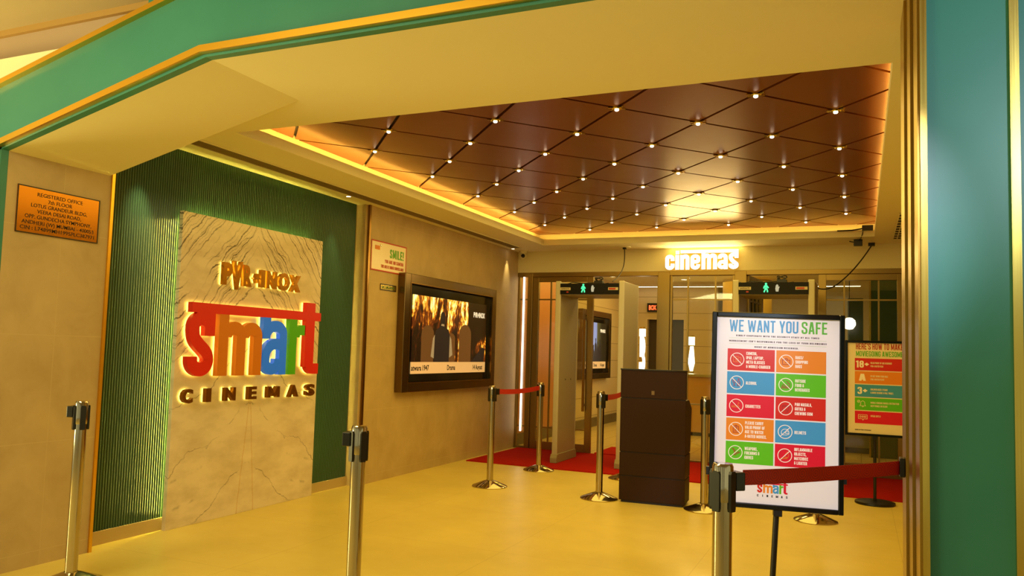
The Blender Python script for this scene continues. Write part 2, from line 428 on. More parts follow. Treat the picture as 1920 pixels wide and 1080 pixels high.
# fluted green panel
b = MB(); y = 3.665; pitch = .0205
prof = []
while y < 6.55:
    for i in range(7):
        a = PI*i/6; prof.append((XG-.012+.012*math.sin(a), y+pitch/2-pitch*.46*math.cos(a)))
    y += pitch
v0 = [b.b.verts.new((p[0], p[1], .085)) for p in prof]; v1 = [b.b.verts.new((p[0], p[1], ZC)) for p in prof]
for i in range(len(prof)-1): b.b.faces.new((v0[i], v0[i+1], v1[i+1], v1[i]))
struct(b.done('wall_left_fluted_panel', M_FLUTE, clean=False))
# brass edge trims on the left wall
struct(MB().box(XG-.01, 3.63, 0, XS+.012, 3.652, 2.69).done('trim_1', M_ORANGE_TRIM))
struct(MB().box(XS-.01, 6.595, 0, XS+.012, 6.622, ZC).done('trim_2', M_BRONZE))
# stone return at the far end of the recess
struct(MB().box(-4.6, 6.56, 0, XS-.015, 6.60, ZC).done('trim_3', M_STONE))
# portal soffit with its chamfer, teal reveal, fascia and brass edges
OP = [(-4.325, 2.345), (-2.87, ZC)]     # chamfer of the opening
def ribbon(pts, y0, y1):
    b = MB()
    for p, q in zip(pts, pts[1:]): b.quad((p[0], y0, p[1]), (q[0], y0, q[1]), (q[0], y1, q[1]), (p[0], y1, p[1]))
    return b
b = MB(); Mx = Matrix(((1, 0, 0, 0), (0, 0, 1, 0), (0, 1, 0, 0), (0, 0, 0, 1)))
b.prism([(-4.325, 2.345), (-2.87, ZC), (-2.87, ZC+.2), (-4.75, ZC+.2), (-4.75, 2.345)], 2.945, 3.62, Mx)
struct(b.done('ceiling_chamfer', M_PLASTER))
YC0, YC1, XC0, XC1 = 4.054, 9.75, -3.715, .133      # coffer opening
b = MB()
TK = .035      # board thickness; a thin upstand hides the light strips of the cove
b.box(-2.88, 2.945, ZC, 1.2, YC0-.012, ZC+TK); b.box(-4.75, 3.62, ZC, -2.88, YC0-.012, ZC+TK)
b.box(-4.75, YC0-.012, ZC, XC0-.012, YC1+.012, ZC+TK); b.box(XC1+.012, YC0-.012, ZC, 1.2, YC1+.012, ZC+TK)
b.box(-4.75, YC1+.012, ZC, 1.2, YB+.1, ZC+TK)
b.box(XC0-.012, YC0-.012, ZC, XC0, YC1+.012, ZC+.075); b.box(XC1, YC0-.012, ZC, XC1+.012, YC1+.012, ZC+.075)
b.box(XC0, YC1, ZC, XC1, YC1+.012, ZC+.075); b.box(XC0, YC0-.012, ZC, XC1, YC0, ZC+.075)
struct(b.done('ceiling', M_PLASTER))
# cove walls of the coffer
ZB = 2.85; CX0, CX1, CY0, CY1 = -3.85, .32, 3.83, 9.93
b = MB()
b.box(CX0-.03, CY0, ZC+TK, CX0, CY1, ZB+.08); b.box(CX1, CY0, ZC+TK, CX1+.03, CY1, ZB+.08)
b.box(CX0-.03, CY1, ZC+TK, CX1+.03, CY1+.03, ZB+.08); b.box(CX0-.03, CY0-.03, ZC+TK, CX1+.03, CY0, ZB+.08)
struct(b.done('ceiling_cove', M_PLASTER))
# diamond panels over the coffer
NX0, NY0, DX, DY = -.14, 4.84, .8285, .4715
def clip(poly, ax, lim, keep_less):
    out = []
    for i in range(len(poly)):
        p, q = poly[i], poly[(i+1) % len(poly)]
        pi = (p[ax] <= lim) if keep_less else (p[ax] >= lim); qi = (q[ax] <= lim) if keep_less else (q[ax] >= lim)
        if pi: out.append(p)
        if pi != qi:
            t = (lim-p[ax])/(q[ax]-p[ax]); out.append((p[0]+(q[0]-p[0])*t, p[1]+(q[1]-p[1])*t))
    return out
b = MB(); nodes = []
for jy in range(-3, 14):
    for ix in range(-8, 4):
        # node positions: odd rows shifted half a pitch
        x = NX0 + DX*ix - (DX/2 if jy % 2 == 0 else 0); y = NY0 + DY*jy
        if CX0+.2 < x < CX1-.2 and CY0+.3 < y < CY1-.25: nodes.append((x, y))
        g = .014; hx = DX/2-g; hy = DY-g*DY/(DX/2)
        poly = [(x, y+DY-hy), (x+hx, y+DY), (x, y+DY+hy), (x-hx, y+DY)]
        for ax, lim, kl in ((0, CX1, True), (0, CX0, False), (1, CY1, True), (1, CY0, False)):
            if poly: poly = clip(poly, ax, lim, kl)
        if len(poly) >= 3: b.prism(poly, ZB, ZB+.02)
struct(b.done('ceiling_diamond_panel', M_CEILPANEL))
struct(MB().box(CX0-.03, CY0-.03, ZB+.022, CX1+.03, CY1+.03, ZB+.06).done('ceiling_backing', M_DARK))

# wall above the doors, right wall of the foyer
struct(MB().box(-4.5, YB, 2.386, 1.2, YB+.09, ZC+.02).done('wall_back', M_PLASTER))
struct(MB().box(.95, 3.6, 0, 1.2, YB+.1, ZC+.02).done('wall_right', M_STONE))

# portal front: teal fascia
FT = .33
b = MB()
fas = [(-4.341, 2.35), (-2.90, 2.70), (.19, 2.70), (.19, 3.03), (-2.93, 3.035), (-4.39, 2.70), (-4.39, 2.35)]
# fascia band split in convex pieces
Mf = Matrix(((1, 0, 0, 0), (0, 0, 1, 0), (0, 1, 0, 0), (0, 0, 0, 1)))
b.prism([(-5.2, 2.13), (-4.325, 2.345), (-4.325, 2.70+.01), (-5.2, 2.465)], 2.9, 2.944, Mf)
b.prism([(-4.325, 2.345), (-2.87, ZC), (-2.93, 3.04), (-4.325, 2.71)], 2.9, 2.944, Mf)
b.prism([(-2.87, ZC), (.9, ZC), (.9, 3.04), (-2.93, 3.04)], 2.9, 2.944, Mf)
struct(b.done('wall_front_fascia', M_TEAL))
# upper and lower brass edge bars of the fascia
def bar(pts, dz, y0, y1):
    b = MB()
    for p, q in zip(pts, pts[1:]):
        b.prism([(p[0], p[1]), (q[0], q[1]), (q[0], q[1]+dz), (p[0], p[1]+dz)], y0, y1, Mf)
    return b
struct(bar([(-5.2, 2.148), (-4.336, 2.352), (-2.885, 2.700), (.19, 2.700)], .034, 2.866, 2.9).done('trim_4', M_ORANGE_TRIM))
struct(bar([(-5.2, 2.47), (-4.35, 2.70), (-2.93, 3.04), (.9, 3.04)], .028, 2.866, 2.93).done('trim_5', M_ORANGE_TRIM))
# left jamb: teal reveal and brass bar
struct(MB().box(-4.75, 2.9, 0, XS, 2.944, 2.36).done('wall_front_left', M_TEAL))
struct(MB().box(-7, 2.945, 0, -4.75, 3.1, 2.75).done('wall_front_left.001', M_MALLWALL))
struct(MB().box(-4.37, 2.866, 0, -4.335, 2.9, 2.37).done('trim_6', M_BRASS))
# right pier: teal front, brass edges and brass reveal of three strips
struct(MB().box(.186, 2.905, 0, 1.2, 3.62, 3.05).done('wall_front_right', M_TEAL))
b = MB(); b.box(.165, 2.9, 0, .1865, 3.115, ZC); struct(b.done('trim_7', M_BRASSD))
struct(MB().box(.156, 3.122, 0, .186, 3.345, ZC).done('trim_8', M_BRASSD))
struct(MB().box(.147, 3.352, 0, .186, 3.62, ZC).done('trim_9', M_BRASSD))
struct(MB().box(.172, 2.88, 0, .1915, 2.905, 3.04).done('trim_10', M_BRASS))
struct(MB().box(.417, 2.885, 0, .442, 2.905, 3.05).done('trim_11', M_BRASS))
struct(MB().box(.138, 3.345, 0, .147, 3.622, .10).done('trim_12', M_BRASSD))
# concourse: upper wall and ceiling outside the portal
struct(MB().box(-7, 3.03, 2.72, 1.2, 3.1, 3.2).done('wall_front_upper', M_MALLWALL))
struct(MB().box(-7, 3.005, 3.055, -3.35, 3.03, 3.09).done('ceiling_shadow_strip', M_MALLSHADE))  # shadow under the concourse ceiling, built as a tan coloured strip
struct(MB().box(-7, -3.5, 3.09, 5, 3.1, 3.2).done('ceiling_concourse', M_MALLCEIL))
b = MB().box(-3.33, 2.95, 3.045, -3.0, 3.03, 3.09); struct(b.done('trim_14', M_TEAL))

# unseen dark blocks added behind the photographer, only to darken reflections in the metalwork
M_REFLBLOCK = mat('dark_reflection_block', (60, 48, 36), .5)
for x0 in (-4.6, -2.3, -.3, 1.6): struct(MB().box(x0, -3.3, 0, x0+.6, -2.9, 3.09).done('reflection_block', M_REFLBLOCK))

# ------------------------------------------------------------------ entrance glazing and doors
YD = 10.42
def frame(b, x0, x1, z0, z1, wd, y0, y1, top=None, bot=None):
    top = top or wd; bot = bot or wd
    b.box(x0, y0, z0, x0+wd, y1, z1); b.box(x1-wd, y0, z0, x1, y1, z1)
    b.box(x0+wd, y0, z1-top, x1-wd, y1, z1); b.box(x0+wd, y0, z0, x1-wd, y1, z0+bot)
def glazed(name, x0, x1, z0, z1, wd, loc=(0, YD, 0), rz=0., vb=(), hb=(), handle=None, top=None, bot=None, led=None):
    """a glazed leaf: metal frame, pane, glazing bars, pull handle; x measured from loc"""
    root = bpy.data.objects.new(name, None); COL.objects.link(root); root.location = loc; root.rotation_euler = (0, 0, rz); struct(root)
    f = MB(); frame(f, x0, x1, z0, z1, wd, -.025, .025, top, bot); f.done('door_frame' if name.startswith('door') else 'window_frame', M_STEEL, root, bevel=.003)
    MB().box(x0+wd, -.004, z0+(bot or wd), x1-wd, .004, z1-(top or wd)).done('pane', M_GLASS, root)
    if vb or hb:
        g = MB()
        for v in vb: g.box(v-.009, -.014, z0+(bot or wd), v+.009, .014, z1-(top or wd))
        for h in hb: g.box(x0+wd, -.012, h-.009, x1-wd, .012, h+.009)
        g.done('glazing_bar', M_STEEL, root)
    if handle is not None:
        h = MB(); h.box(handle-.016, -.085, .55, handle+.016, -.06, 1.76)
        h.box(handle-.012, -.062, .62, handle+.012, -.024, .65); h.box(handle-.012, -.062, 1.66, handle+.012, -.024, 1.69)
        h.done('handle', M_BRONZE, root, bevel=.002)
    if led is not None:
        MB().box(led-.011, -.03, .23, led+.011, -.018, 2.34).done('led_strip', E_STRIP, root)
    return root
glazed('window_1', -4.325, -4.15, 0, 2.386, .03, hb=(.3, 2.03), led=-4.235)
glazed('door_1', -4.10, -3.24, 0, 2.34, .085, vb=(-3.84,), hb=(.30, 2.03), handle=-3.335, top=.07, bot=.11)
glazed('door_2', -.80, 0, 0, 2.34, .085, loc=(-2.37, YD+.02, 0), rz=R(-86), vb=(-.30, -.52), hb=(.30, 2.03), handle=-.72, top=.07, bot=.11)
glazed('window_2', -2.22, -1.42, 0, 2.386, .03, vb=(-1.995, -1.655), hb=(.72, 2.035), top=.05)
glazed('door_3', 0, .80, 0, 2.34, .085, loc=(-1.28, YD+.02, 0), rz=R(84), vb=(.30, .52), hb=(.30, 2.03), handle=.72, top=.07, bot=.11)
glazed('door_4', -.46, .46, 0, 2.34, .085, vb=(-.18, .185), hb=(.52, 2.035), handle=-.375, top=.075, bot=.15)
b = MB()
for x0, x1 in ((-4.15, -4.10), (-2.37, -2.22), (-1.42, -1.28), (.46, .56)): b.box(x0, YD-.05, 0, x1, YD+.06, 2.386)
b.box(-4.325, YD-.045, 2.34, .95, YD+.06, 2.40)
struct(b.done('trim_15', M_STEEL, bevel=.004))
struct(MB().box(.56, YD-.04, 0, .95, YD+.05, 2.386).done('trim_16', M_STEEL))

# ------------------------------------------------------------------ inner lobby behind the glass
M_LFLOOR = mat('lobby_floor_tile', (200, 176, 112), .25)
n = NT(M_LFLOOR); j = n.m2('MAXIMUM', joint(n, n.x, .3, 0, .006), joint(n, n.y, .3, 0, .006))
n.base(n.mix(n.m2('MULTIPLY', j, .5), (206, 182, 116), (140, 116, 66)))
struct(MB().box(-4.7, 10.42, -.1, 3, 18.2, 0).done('floor.001', M_LFLOOR))
M_LWALL = mat('lobby_wall_panel', (222, 200, 150), .4)
n = NT(M_LWALL); n.base(n.mix(joint(n, n.z, .33, .2, .004), (224, 202, 150), (140, 112, 60)))
struct(MB().box(-4.7, 12.5, 0, -4.42, 18.2, 2.72).done('wall_lobby_left', M_LWALL))
M_LPINK = mat('pinkish_brown_wall', (206, 140, 92), .3)
struct(MB().box(-4.7, 10.5, 0, -4.40, 12.5, 2.72).done('wall_lobby_pinkish', M_LPINK))  # nearer stretch of the left lobby wall, coloured pinkish brown
struct(MB().box(-4.42, 10.5, 0, -4.385, 18.2, .16).done('baseboard_lobby', mat('dark_baseboard', (110, 96, 70), .4)))
struct(MB().box(-4.7, 10.46, 2.72, 3, 18.2, 2.82).done('ceiling_lobby', M_PLASTER))
struct(MB().box(-4.7, 17.9, 0, 3, 18.2, 2.72).done('wall_lobby_back', M_PLASTER))
struct(MB().box(2.6, 10.42, 0, 3, 18.2, 2.72).done('wall_lobby_right', M_LWALL))
# partition with a dark doorway further in
b = MB(); b.box(-4.42, 16.6, 0, -4.0, 16.8, 2.72); b.box(-4.0, 16.6, 2.05, -3.26, 16.8, 2.72); b.box(-3.26, 16.6, 0, -2.6, 16.8, 2.72)
struct(b.done('wall_lobby_partition', M_LWALL))
M_DGREEN = mat('dark_green_panel', (52, 66, 26), .25)
M_DOLIVE = mat('dark_olive_recess', (66, 50, 22), .5)
struct(MB().box(-4.0, 16.75, 0, -3.26, 16.85, 2.05).done('door_5', M_DOLIVE))
for i, (x0, x1, yy) in enumerate(((-.19, .03, 13.9), (.12, .62, 12.6))):
    struct(MB().box(x0, yy, 0, x1, yy+.35, 2.30 if i == 0 else 2.5).done('wall_lobby_pier', M_DGREEN))
struct(MB().box(.10, 12.58, 0, .125, 12.6, 2.5).done('trim_17', M_BRASS)); struct(MB().box(.50, 12.58, 0, .53, 12.6, 2.5).done('trim_18', M_BRASS))
# lobby lamps
for i, (x0, x1, yy, lab) in enumerate(((-4.3, .0, 16.35, 'long linear lamp running across the far lobby ceiling'),
                                       (-3.1, -1.3, 14.0, 'short linear lamp in the lobby ceiling nearer the glass doors'),
                                       (-.1, .8, 12.4, 'amber linear lamp over the dark green pier behind the right door'))):
    t = thing('linear_lamp', lab, 'lamp', ((x0+x1)/2, yy, 2.70), 0, 'linear lamps in the lobby ceiling')
    L = (x1-x0)/2
    MB().box(-L, -.03, 0, L, .03, .02).done('housing', M_PLASTER, t); MB().box(-L+.01, -.022, -.006, L-.01, .022, 0).done('diffuser', E_LINE, t)
light('lobby_light', 'AREA', (-2.4, 14.0, 2.66), 52, WARM, 3.4, 3.0, aim=(-2.4, 14, 0))
light('lobby_light', 'AREA', (-3.5, 11.6, 2.66), 22, WARM, 1.2, 1.2, aim=(-3.5, 11.6, 0))
for i, (x, yy, lab) in enumerate(((-2.95, 15.0, 'small bright downlight in the lobby ceiling below the white lettering'), (-4.1, 14.3, 'tiny downlight in the lobby ceiling left of the red led board'),
                                  (-1.0, 13.2, 'small downlight in the lobby ceiling under the right detector beam'), (.0, 11.9, 'oval bright downlight in the lobby ceiling seen through the right door'))):
    t = thing('recessed_downlight', lab, 'downlight', (x, yy, 2.72), 0, 'downlights in the lobby')
    MB().lathe([(.05, 0), (.05, -.006), (.062, -.008), (.066, 0)], 20).done('ring', M_PLASTER, t, True); MB().lathe([(0, -.003), (.05, -.003)], 20).done('lens', E_LAMP, t)
# red LED board on the partition
t = thing('led_board', 'small dark board with red led letters above the dark lobby doorway', 'sign', (-3.76, 16.57, 2.29))
MB().box(-.24, -.02, -.09, .24, .03, .09).done('case', M_BLACK, t)
MB().text('BOX OFFICE', 0, -.045, .09, width=.40, bold=.02, z0=.021, z1=.023, align='C', M=onBack(0)).done('lettering', E_RED, t)
# lit numerals standing in the lobby
t = thing('illuminated_numeral', 'tall glowing white numeral seen edge on right of the left detector', 'sign', (-3.72, 15.1, 0))
b = MB(); Mb = onBack(0)
b.box(-.075, -.09, 1.66, .085, .0, 1.80); b.box(-.055, -.09, 1.28, -.005, 0, 1.66)
b.stroke(arc(-.0, 1.47, .055, .17, 90, -80, 10), .05, 0, .09, Mb); b.stroke(arc(-.01, 1.17, .07, .16, 80, -60, 10), .05, 0, .09, Mb); b.box(-.07, -.09, .98, -.02, 0, 1.18)
b.done('glowing_face', E_WHITE, t); MB().box(-.1, 0, 0, .02, .06, 1.84).done('backing', M_BRASS, t); t.scale = (.62, 1, 1)
t = thing('illuminated_exclamation', 'glowing white tapered mark seen through the middle fixed glazing', 'sign', (-2.8, 15.05, 0))
b = MB(); b.prism([(-.02, 1.05), (.02, 1.05), (.05, 1.18), (.055, 1.2), (.03, 1.5), (-.02, 1.5), (-.06, 1.2), (-.05, 1.18)], 0, .07, Mb); b.box(-.05, -.07, 1.52, .05, 0, 1.67)
b.done('glowing_face', E_WHITE, t); MB().box(-.03, .0, 0, .03, .04, 1.7).done('backing', M_BRASS, t)
# service counter
t = thing('service_counter', 'tan panelled counter beyond the middle fixed glazing', 'counter', (-2.2, 13.9, 0))
MB().box(-.55, 0, .06, .75, .6, .98).done('body', mat('tan_counter_panel', (196, 150, 70), .3), t); MB().box(-.58, -.03, .98, .78, .63, 1.02).done('top', M_BRASS, t)
MB().box(-.53, .02, 0, .73, .58, .06).done('plinth', M_DARK, t)
t = thing('service_counter', 'low counter with brass rail beyond the right glass door', 'counter', (.1, 13.0, 0))
MB().box(-.9, 0, .08, .75, .5, .60).done('body', mat('grey_green_counter', (120, 112, 64), .3), t); MB().box(-.95, -.05, .60, .80, .52, .64).done('top', M_BRASS, t); MB().box(-.88, .02, 0, .73, .48, .08).done('plinth', M_DARK, t)
t = thing('tan_cylinder_column', 'rounded tan column behind the left part of the safety poster', 'column', (-1.85, 15.1, 0))
MB().lathe([(.42, 0), (.42, 2.7)], 40).done('shaft', mat('tan_column', (206, 170, 92), .3), t, True)
MB().lathe([(.425, .0), (.435, .0), (.435, .12), (.425, .12)], 40).done('base_ring', M_BRASS, t, True)
t = thing('globe_lamp', 'round glowing lamp beside the dark green pier in the lobby', 'lamp', (-.16, 13.3, 2.719))
MB().tube([(0, 0, 0), (0, 0, -.75)], .006).done('cord', M_BLACK, t); MB().lathe([(0, -.93), (.05, -.92), (.085, -.87), (.09, -.84), (.08, -.79), (.04, -.755), (0, -.75)], 24).done('globe', E_WHITE, t, True)

# ------------------------------------------------------------------ red carpet
tag(MB().box(-4.25, 8.77, .0005, .94, 10.37, .012).done('carpet_runner', M_CARPET), 'bright red carpet laid across the floor before the glass doors', 'carpet')
t = tag(MB().box(-3.2, 10.46, 0, -2.4, 11.3, .012).done('carpet_runner', M_CARPET), 'smaller red mat on the lobby floor just inside the open left doorway', 'carpet')

# ------------------------------------------------------------------ ceiling lamps at the panel nodes
def node_lamp():
    t = thing('ceiling_downlight', 'x', 'downlight', (0, 0, ZB), 0, 'point lamps where the ceiling panel seams cross')
    b = MB()
    for k in range(4):
        a = PI/4+k*PI/2
        b.prism([(0, -.008), (.055, -.006), (.055, .006), (0, .008)], -.006, 0, Matrix.Rotation((0.516 if k % 2 == 0 else PI-.516)+PI*(k//2), 4, 'Z'))
    b.lathe([(.0, -.012), (.028, -.012), (.032, -.006), (.032, 0)], 16)
    b.done('bracket', M_BRASS, t)
    MB().lathe([(0, -.022), (.008, -.021), (.013, -.017), (.013, -.012)], 14).done('lens', E_LAMP, t, True)
    return t
L0 = node_lamp()
for i, (x, y) in enumerate(nodes):
    o = L0 if i == 0 else copy_tree(L0)
    o.location = (x, y, ZB)
    o['label'] = 'tiny bright lamp at a seam crossing of the brown diamond ceiling'

# cove LED strips
for nm, x0, y0, x1, y1, lab in (('cove_led_strip', XC0-.065, YC0, XC0-.04, YC1, 'glowing amber strip hidden along the left ceiling cove'),
                                ('cove_led_strip', XC0, YC1+.04, XC1, YC1+.065, 'glowing amber strip hidden along the far ceiling cove above the lettering'),
                                ('cove_led_strip', XC1+.04, YC0, XC1+.065, YC1, 'glowing amber strip hidden along the right ceiling cove'),):
    t = thing(nm, lab, 'light strip', ((x0+x1)/2, (y0+y1)/2, ZC+TK+.0005), 0, 'cove light strips')
    hx, hy = (x1-x0)/2, (y1-y0)/2
    MB().box(-hx-.006, -hy, 0, hx+.006, hy, .004).done('channel', M_SILVER, t); MB().box(-hx, -hy+.01, .004, hx, hy-.01, .012).done('diffuser', E_COVE, t)

# slot diffuser, vent, recessed spots
t = thing('linear_air_slot', 'long dark slatted air slot in the ceiling beside the left wall', 'vent', (-4.145, 6.95, ZC))
MB().box(-.066, -2.92, -.006, .066, 2.92, -.001).done('backing', M_DARK, t)
b = MB()
for k in range(8): x = -.056+k*.016; b.box(x-.003, -2.92, -.010, x+.003, 2.92, -.006)
b.done('slat', mat('grey_slat', (150, 128, 84), .4), t)
b = MB(); b.box(-.074, -2.93, -.012, -.066, 2.93, -.001); b.box(.066, -2.93, -.012, .074, 2.93, -.001); b.done('rim', M_PLASTER, t)
t = thing('air_grille', 'dark square-holed air grille in the ceiling beside the right pier', 'vent', (.48, 9.1, ZC))
MB().box(-.16, -.85, -.006, .16, .85, -.001).done('backing', M_DARK, t)
b = MB()
for k in range(9): x = -.16+k*.04; b.box(x-.004, -.85, -.012, x+.004, .85, -.006)
for k in range(11): y = -.85+k*.17; b.box(-.16, y-.008, -.013, .16, y+.008, -.007)
b.done('grid', M_PLASTER, t)
for x, y, lab, en in ((-4.27, 6.16, 'small bright recessed spotlight over the far end of the green panel', 20), (-4.27, 3.95, 'recessed spotlight hidden by the chamfer over the near end of the green panel', 60),
                      (-4.24, 9.98, 'small recessed spotlight in the ceiling corner by the security camera', 16)):
    t = thing('recessed_spotlight', lab, 'spotlight', (x, y, ZC), 0, 'recessed spotlights along the left wall')
    MB().lathe([(.022, -.001), (.022, -.005), (.034, -.005), (.036, -.001)], 20).done('ring', M_PLASTER, t, True)
    MB().lathe([(0, -.003), (.022, -.003)], 20).done('lens', E_LAMP, t)
    light('spot', 'SPOT', (0.0, 0, -.02), en, (1, .80, .34), .015, aim=(-.13, 0, -.75), spot=R(40), blend=.9, parent=t)

# ------------------------------------------------------------------ marble slab with the cinema lettering
MY0, MY1, MZ = 4.30, 5.955, 2.242
t = thing('marble_slab', 'tall cream marble slab with dark book-matched veins standing before the green ribbed wall', 'slab', (XM, 5.12, 0))
MB().box(-.034, MY0-5.12, 0, 0, MY1-5.12, MZ).done('stone_face', M_MARBLE, t, bevel=.002)
b = MB(); b.box(-.046, MY0-5.12+.05, .1, -.036, MY0-5.12+.06, MZ-.06); b.box(-.046, MY1-5.12-.16, .1, -.036, MY1-5.12-.15, MZ-.06); b.box(-.046, MY0-5.12+.06, MZ-.07, -.036, MY1-5.12-.16, MZ-.06)
b.done('halo_strip', emitmat('slab_halo', (1, .88, .14), 95), t)

# colourful joined wordmark (local u along the wall, v up)
U0, V0 = 4.36, 1.065
t = thing('illuminated_wordmark', 'large halo-lit wordmark in red orange blue and green with a red bar on the marble', 'sign', (XM, 0, 0))
W = .098
def add_wordmark(parent, M, z0, z1, k=1., grow=0., prefix='letter', mats=None):
    """the five joined letters and their headline bar; k scales the design"""
    zz = [z1]; dz = (z1-z0)*.003
    def st(b, pts, w=W): zz[0] += dz; b.stroke([(p[0]*k, p[1]*k) for p in pts], (w+grow)*k, z0, zz[0], M, smooth=2)
    def bx(b, x0, y0, x1, y1):
        g = grow/2; zz[0] += dz; b.prism([((x0-g)*k, (y0-g)*k), ((x1+g)*k, (y0-g)*k), ((x1+g)*k, (y1+g)*k), ((x0-g)*k, (y1+g)*k)], z0, zz[0], M)
    out = []
    b = MB()      # s
    bx(b, .148, .292, .25, .47)
    st(b, [(.196, .335)]+arc(.121, .350, .076, .068, 0, 180, 14)+[(.046, .318), (.060, .265), (.105, .225), (.155, .19), (.190, .155), (.198, .125)]+arc(.118, .115, .08, .066, 0, -180, 14)+[(.038, .142)])
    out.append(('s', b))
    b = MB()      # m
    bx(b, .292, 0, .392, .47)
    st(b, [(.385, .31)]+arc(.460, .300, .074, .060, 160, 0, 10)+[(.534, 0)]); st(b, [(.576, .31)]+arc(.651, .300, .074, .060, 160, 0, 10)+[(.725, 0)])
    out.append(('m', b))
    b = MB()      # a
    bx(b, .782, .288, .87, .47); bx(b, .99, 0, 1.078, .30)
    st(b, [(.83, .335)]+arc(.935, .330, .098, .062, 150, 0, 10)+[(1.033, .25)], .09)
    st(b, [(1.02, .235)]+arc(.95, .15, .122, .10, 60, 180, 9)+[(.828, .128)]+arc(.902, .106, .074, .062, 180, 360, 10)+[(.976, .13)], .088)
    out.append(('a', b))
    b = MB()      # r
    bx(b, 1.108, 0, 1.206, .47); st(b, arc(1.262, .312, .060, .060, 178, 90, 8)+[(1.31, .371)], .085)
    out.append(('r', b))
    b = MB()      # t
    bx(b, 1.322, .06, 1.446, .61); st(b, [(1.384, .10)]+arc(1.44, .095, .056, .05, 180, 270, 6)+[(1.52, .045)], .09)
    out.append(('t', b))
    b = MB(); bx(b, .012, .458, 1.53, .53); out.append(('bar', b))
    res = []
    for nm, bb in out:
        res.append(bb.done('headline_bar' if nm == 'bar' and prefix == 'letter' else prefix, mats[nm], parent))
    return res
M_SRED = mat('sign_red', (214, 30, 12), .4); M_SORA = mat('sign_orange', (206, 120, 22), .4); M_SBLU = mat('sign_blue', (24, 104, 255), .4, emit=(.006, .05, .20), estr=1.); M_SGRN = mat('sign_green', (78, 178, 16), .4)  # blue carries a faint added glow, keeping its hue in the warm light
mats = dict(s=M_SRED, m=M_SORA, a=M_SBLU, r=M_SGRN, t=M_SRED, bar=M_SRED)
Mw = Matrix.Translation((0, U0, V0)) @ onLeft(0)
for o, c in zip(add_wordmark(t, Mw, .022, .062, mats=mats), ('red letter s', 'orange letter m', 'blue letter a', 'green letter r', 'red letter t', 'red bar')): o['label'] = c
hl = add_wordmark(t, Mw, .006, .018, grow=-.004, prefix='halo_light', mats=dict.fromkeys('smart', E_HALO) | {'bar': E_HALO})
# spaced small bronze letters
M_LETTER = mat('dark_bronze_letter', (142, 92, 26), .3, .8)
ordn = ['first', 'second', 'third', 'fourth', 'fifth', 'sixth', 'last']
for i, (ch, y0, y1) in enumerate((('C', 4.343, 4.442), ('I', 4.568, 4.622), ('N', 4.764, 4.880), ('E', 5.022, 5.118), ('M', 5.243, 5.396), ('A', 5.515, 5.645), ('S', 5.745, 5.870))):
    t = thing('raised_letter', 'small raised bronze letter %s, %s of the spaced row under the colourful wordmark' % (ch, ordn[i]), 'letter', (XM, (y0+y1)/2, .882), 0, 'spaced bronze letters on the marble')
    Ml = onLeft(0)
    for nm, mm, a_, c_, kk in (('letter_face', M_LETTER, .016, .05, .98), ('halo_light', E_HALO, .004, .013, .95)):
        b = MB()
        if ch == 'M': block(b, ch, 0, 0, .088, width=(y1-y0)*kk, wt=.15, z0=a_, z1=c_, align='C', M=Ml)
        else: b.text(ch, 0, 0, .088, width=(y1-y0)*kk, bold=.045, z0=a_, z1=c_, align='C', M=Ml)
        b.done(nm, mm, t)
# brass letters of the company name above
M_GOLD = mat('brushed_gold_letter', (196, 136, 44), .25, .85)
rows = (('P', 4.684, 4.782, 1.757, .148, 'with a tall stem, first'), ('V', 4.788, 4.893, 1.735, .188, 'tall and pointed, second'), ('R', 4.900, 5.000, 1.762, .146, 'with a slanted leg, third'),
        ('+', 5.012, 5.088, 1.79, .07, 'a little star between the two words'), ('I', 5.102, 5.152, 1.768, .122, 'plain upright, first of the second word'), ('N', 5.176, 5.302, 1.768, .122, 'second of the second word'),
        ('O', 5.322, 5.468, 1.766, .124, 'round, third of the second word'), ('X', 5.474, 5.610, 1.764, .122, 'crossed, last of the second word'))
for ch, y0, y1, z0, h, d in rows:
    t = thing('raised_star' if ch == '+' else 'raised_letter', ('small raised gold star in the company name above the wordmark' if ch == '+' else 'raised gold letter %s above the wordmark, %s' % (ch, d)), 'letter', (XM, (y0+y1)/2, z0), 0, 'gold company letters on the marble')
    Ml = onLeft(0)
    if ch == '+':
        pts = [((.038 if k % 2 == 0 else .014)*math.sin(k*PI/4), .035+(.038 if k % 2 == 0 else .014)*math.cos(k*PI/4)) for k in range(8)][::-1]
        MB().prism(pts, .014, .06, Ml).done('letter_face', M_GOLD, t); MB().prism([(p[0]*.95, .035+(p[1]-.035)*.95) for p in pts], .004, .012, Ml).done('halo_light', E_HALO, t)
    else:
        MB().text(ch, 0, 0, h, width=(y1-y0)*.98, bold=.05, z0=.016, z1=.046, align='C', M=Ml).done('letter_face', M_GOLD, t)
        MB().text(ch, 0, 0, h, width=(y1-y0)*.95, bold=.045, z0=.004, z1=.013, align='C', M=Ml).done('halo_light', E_HALO, t)

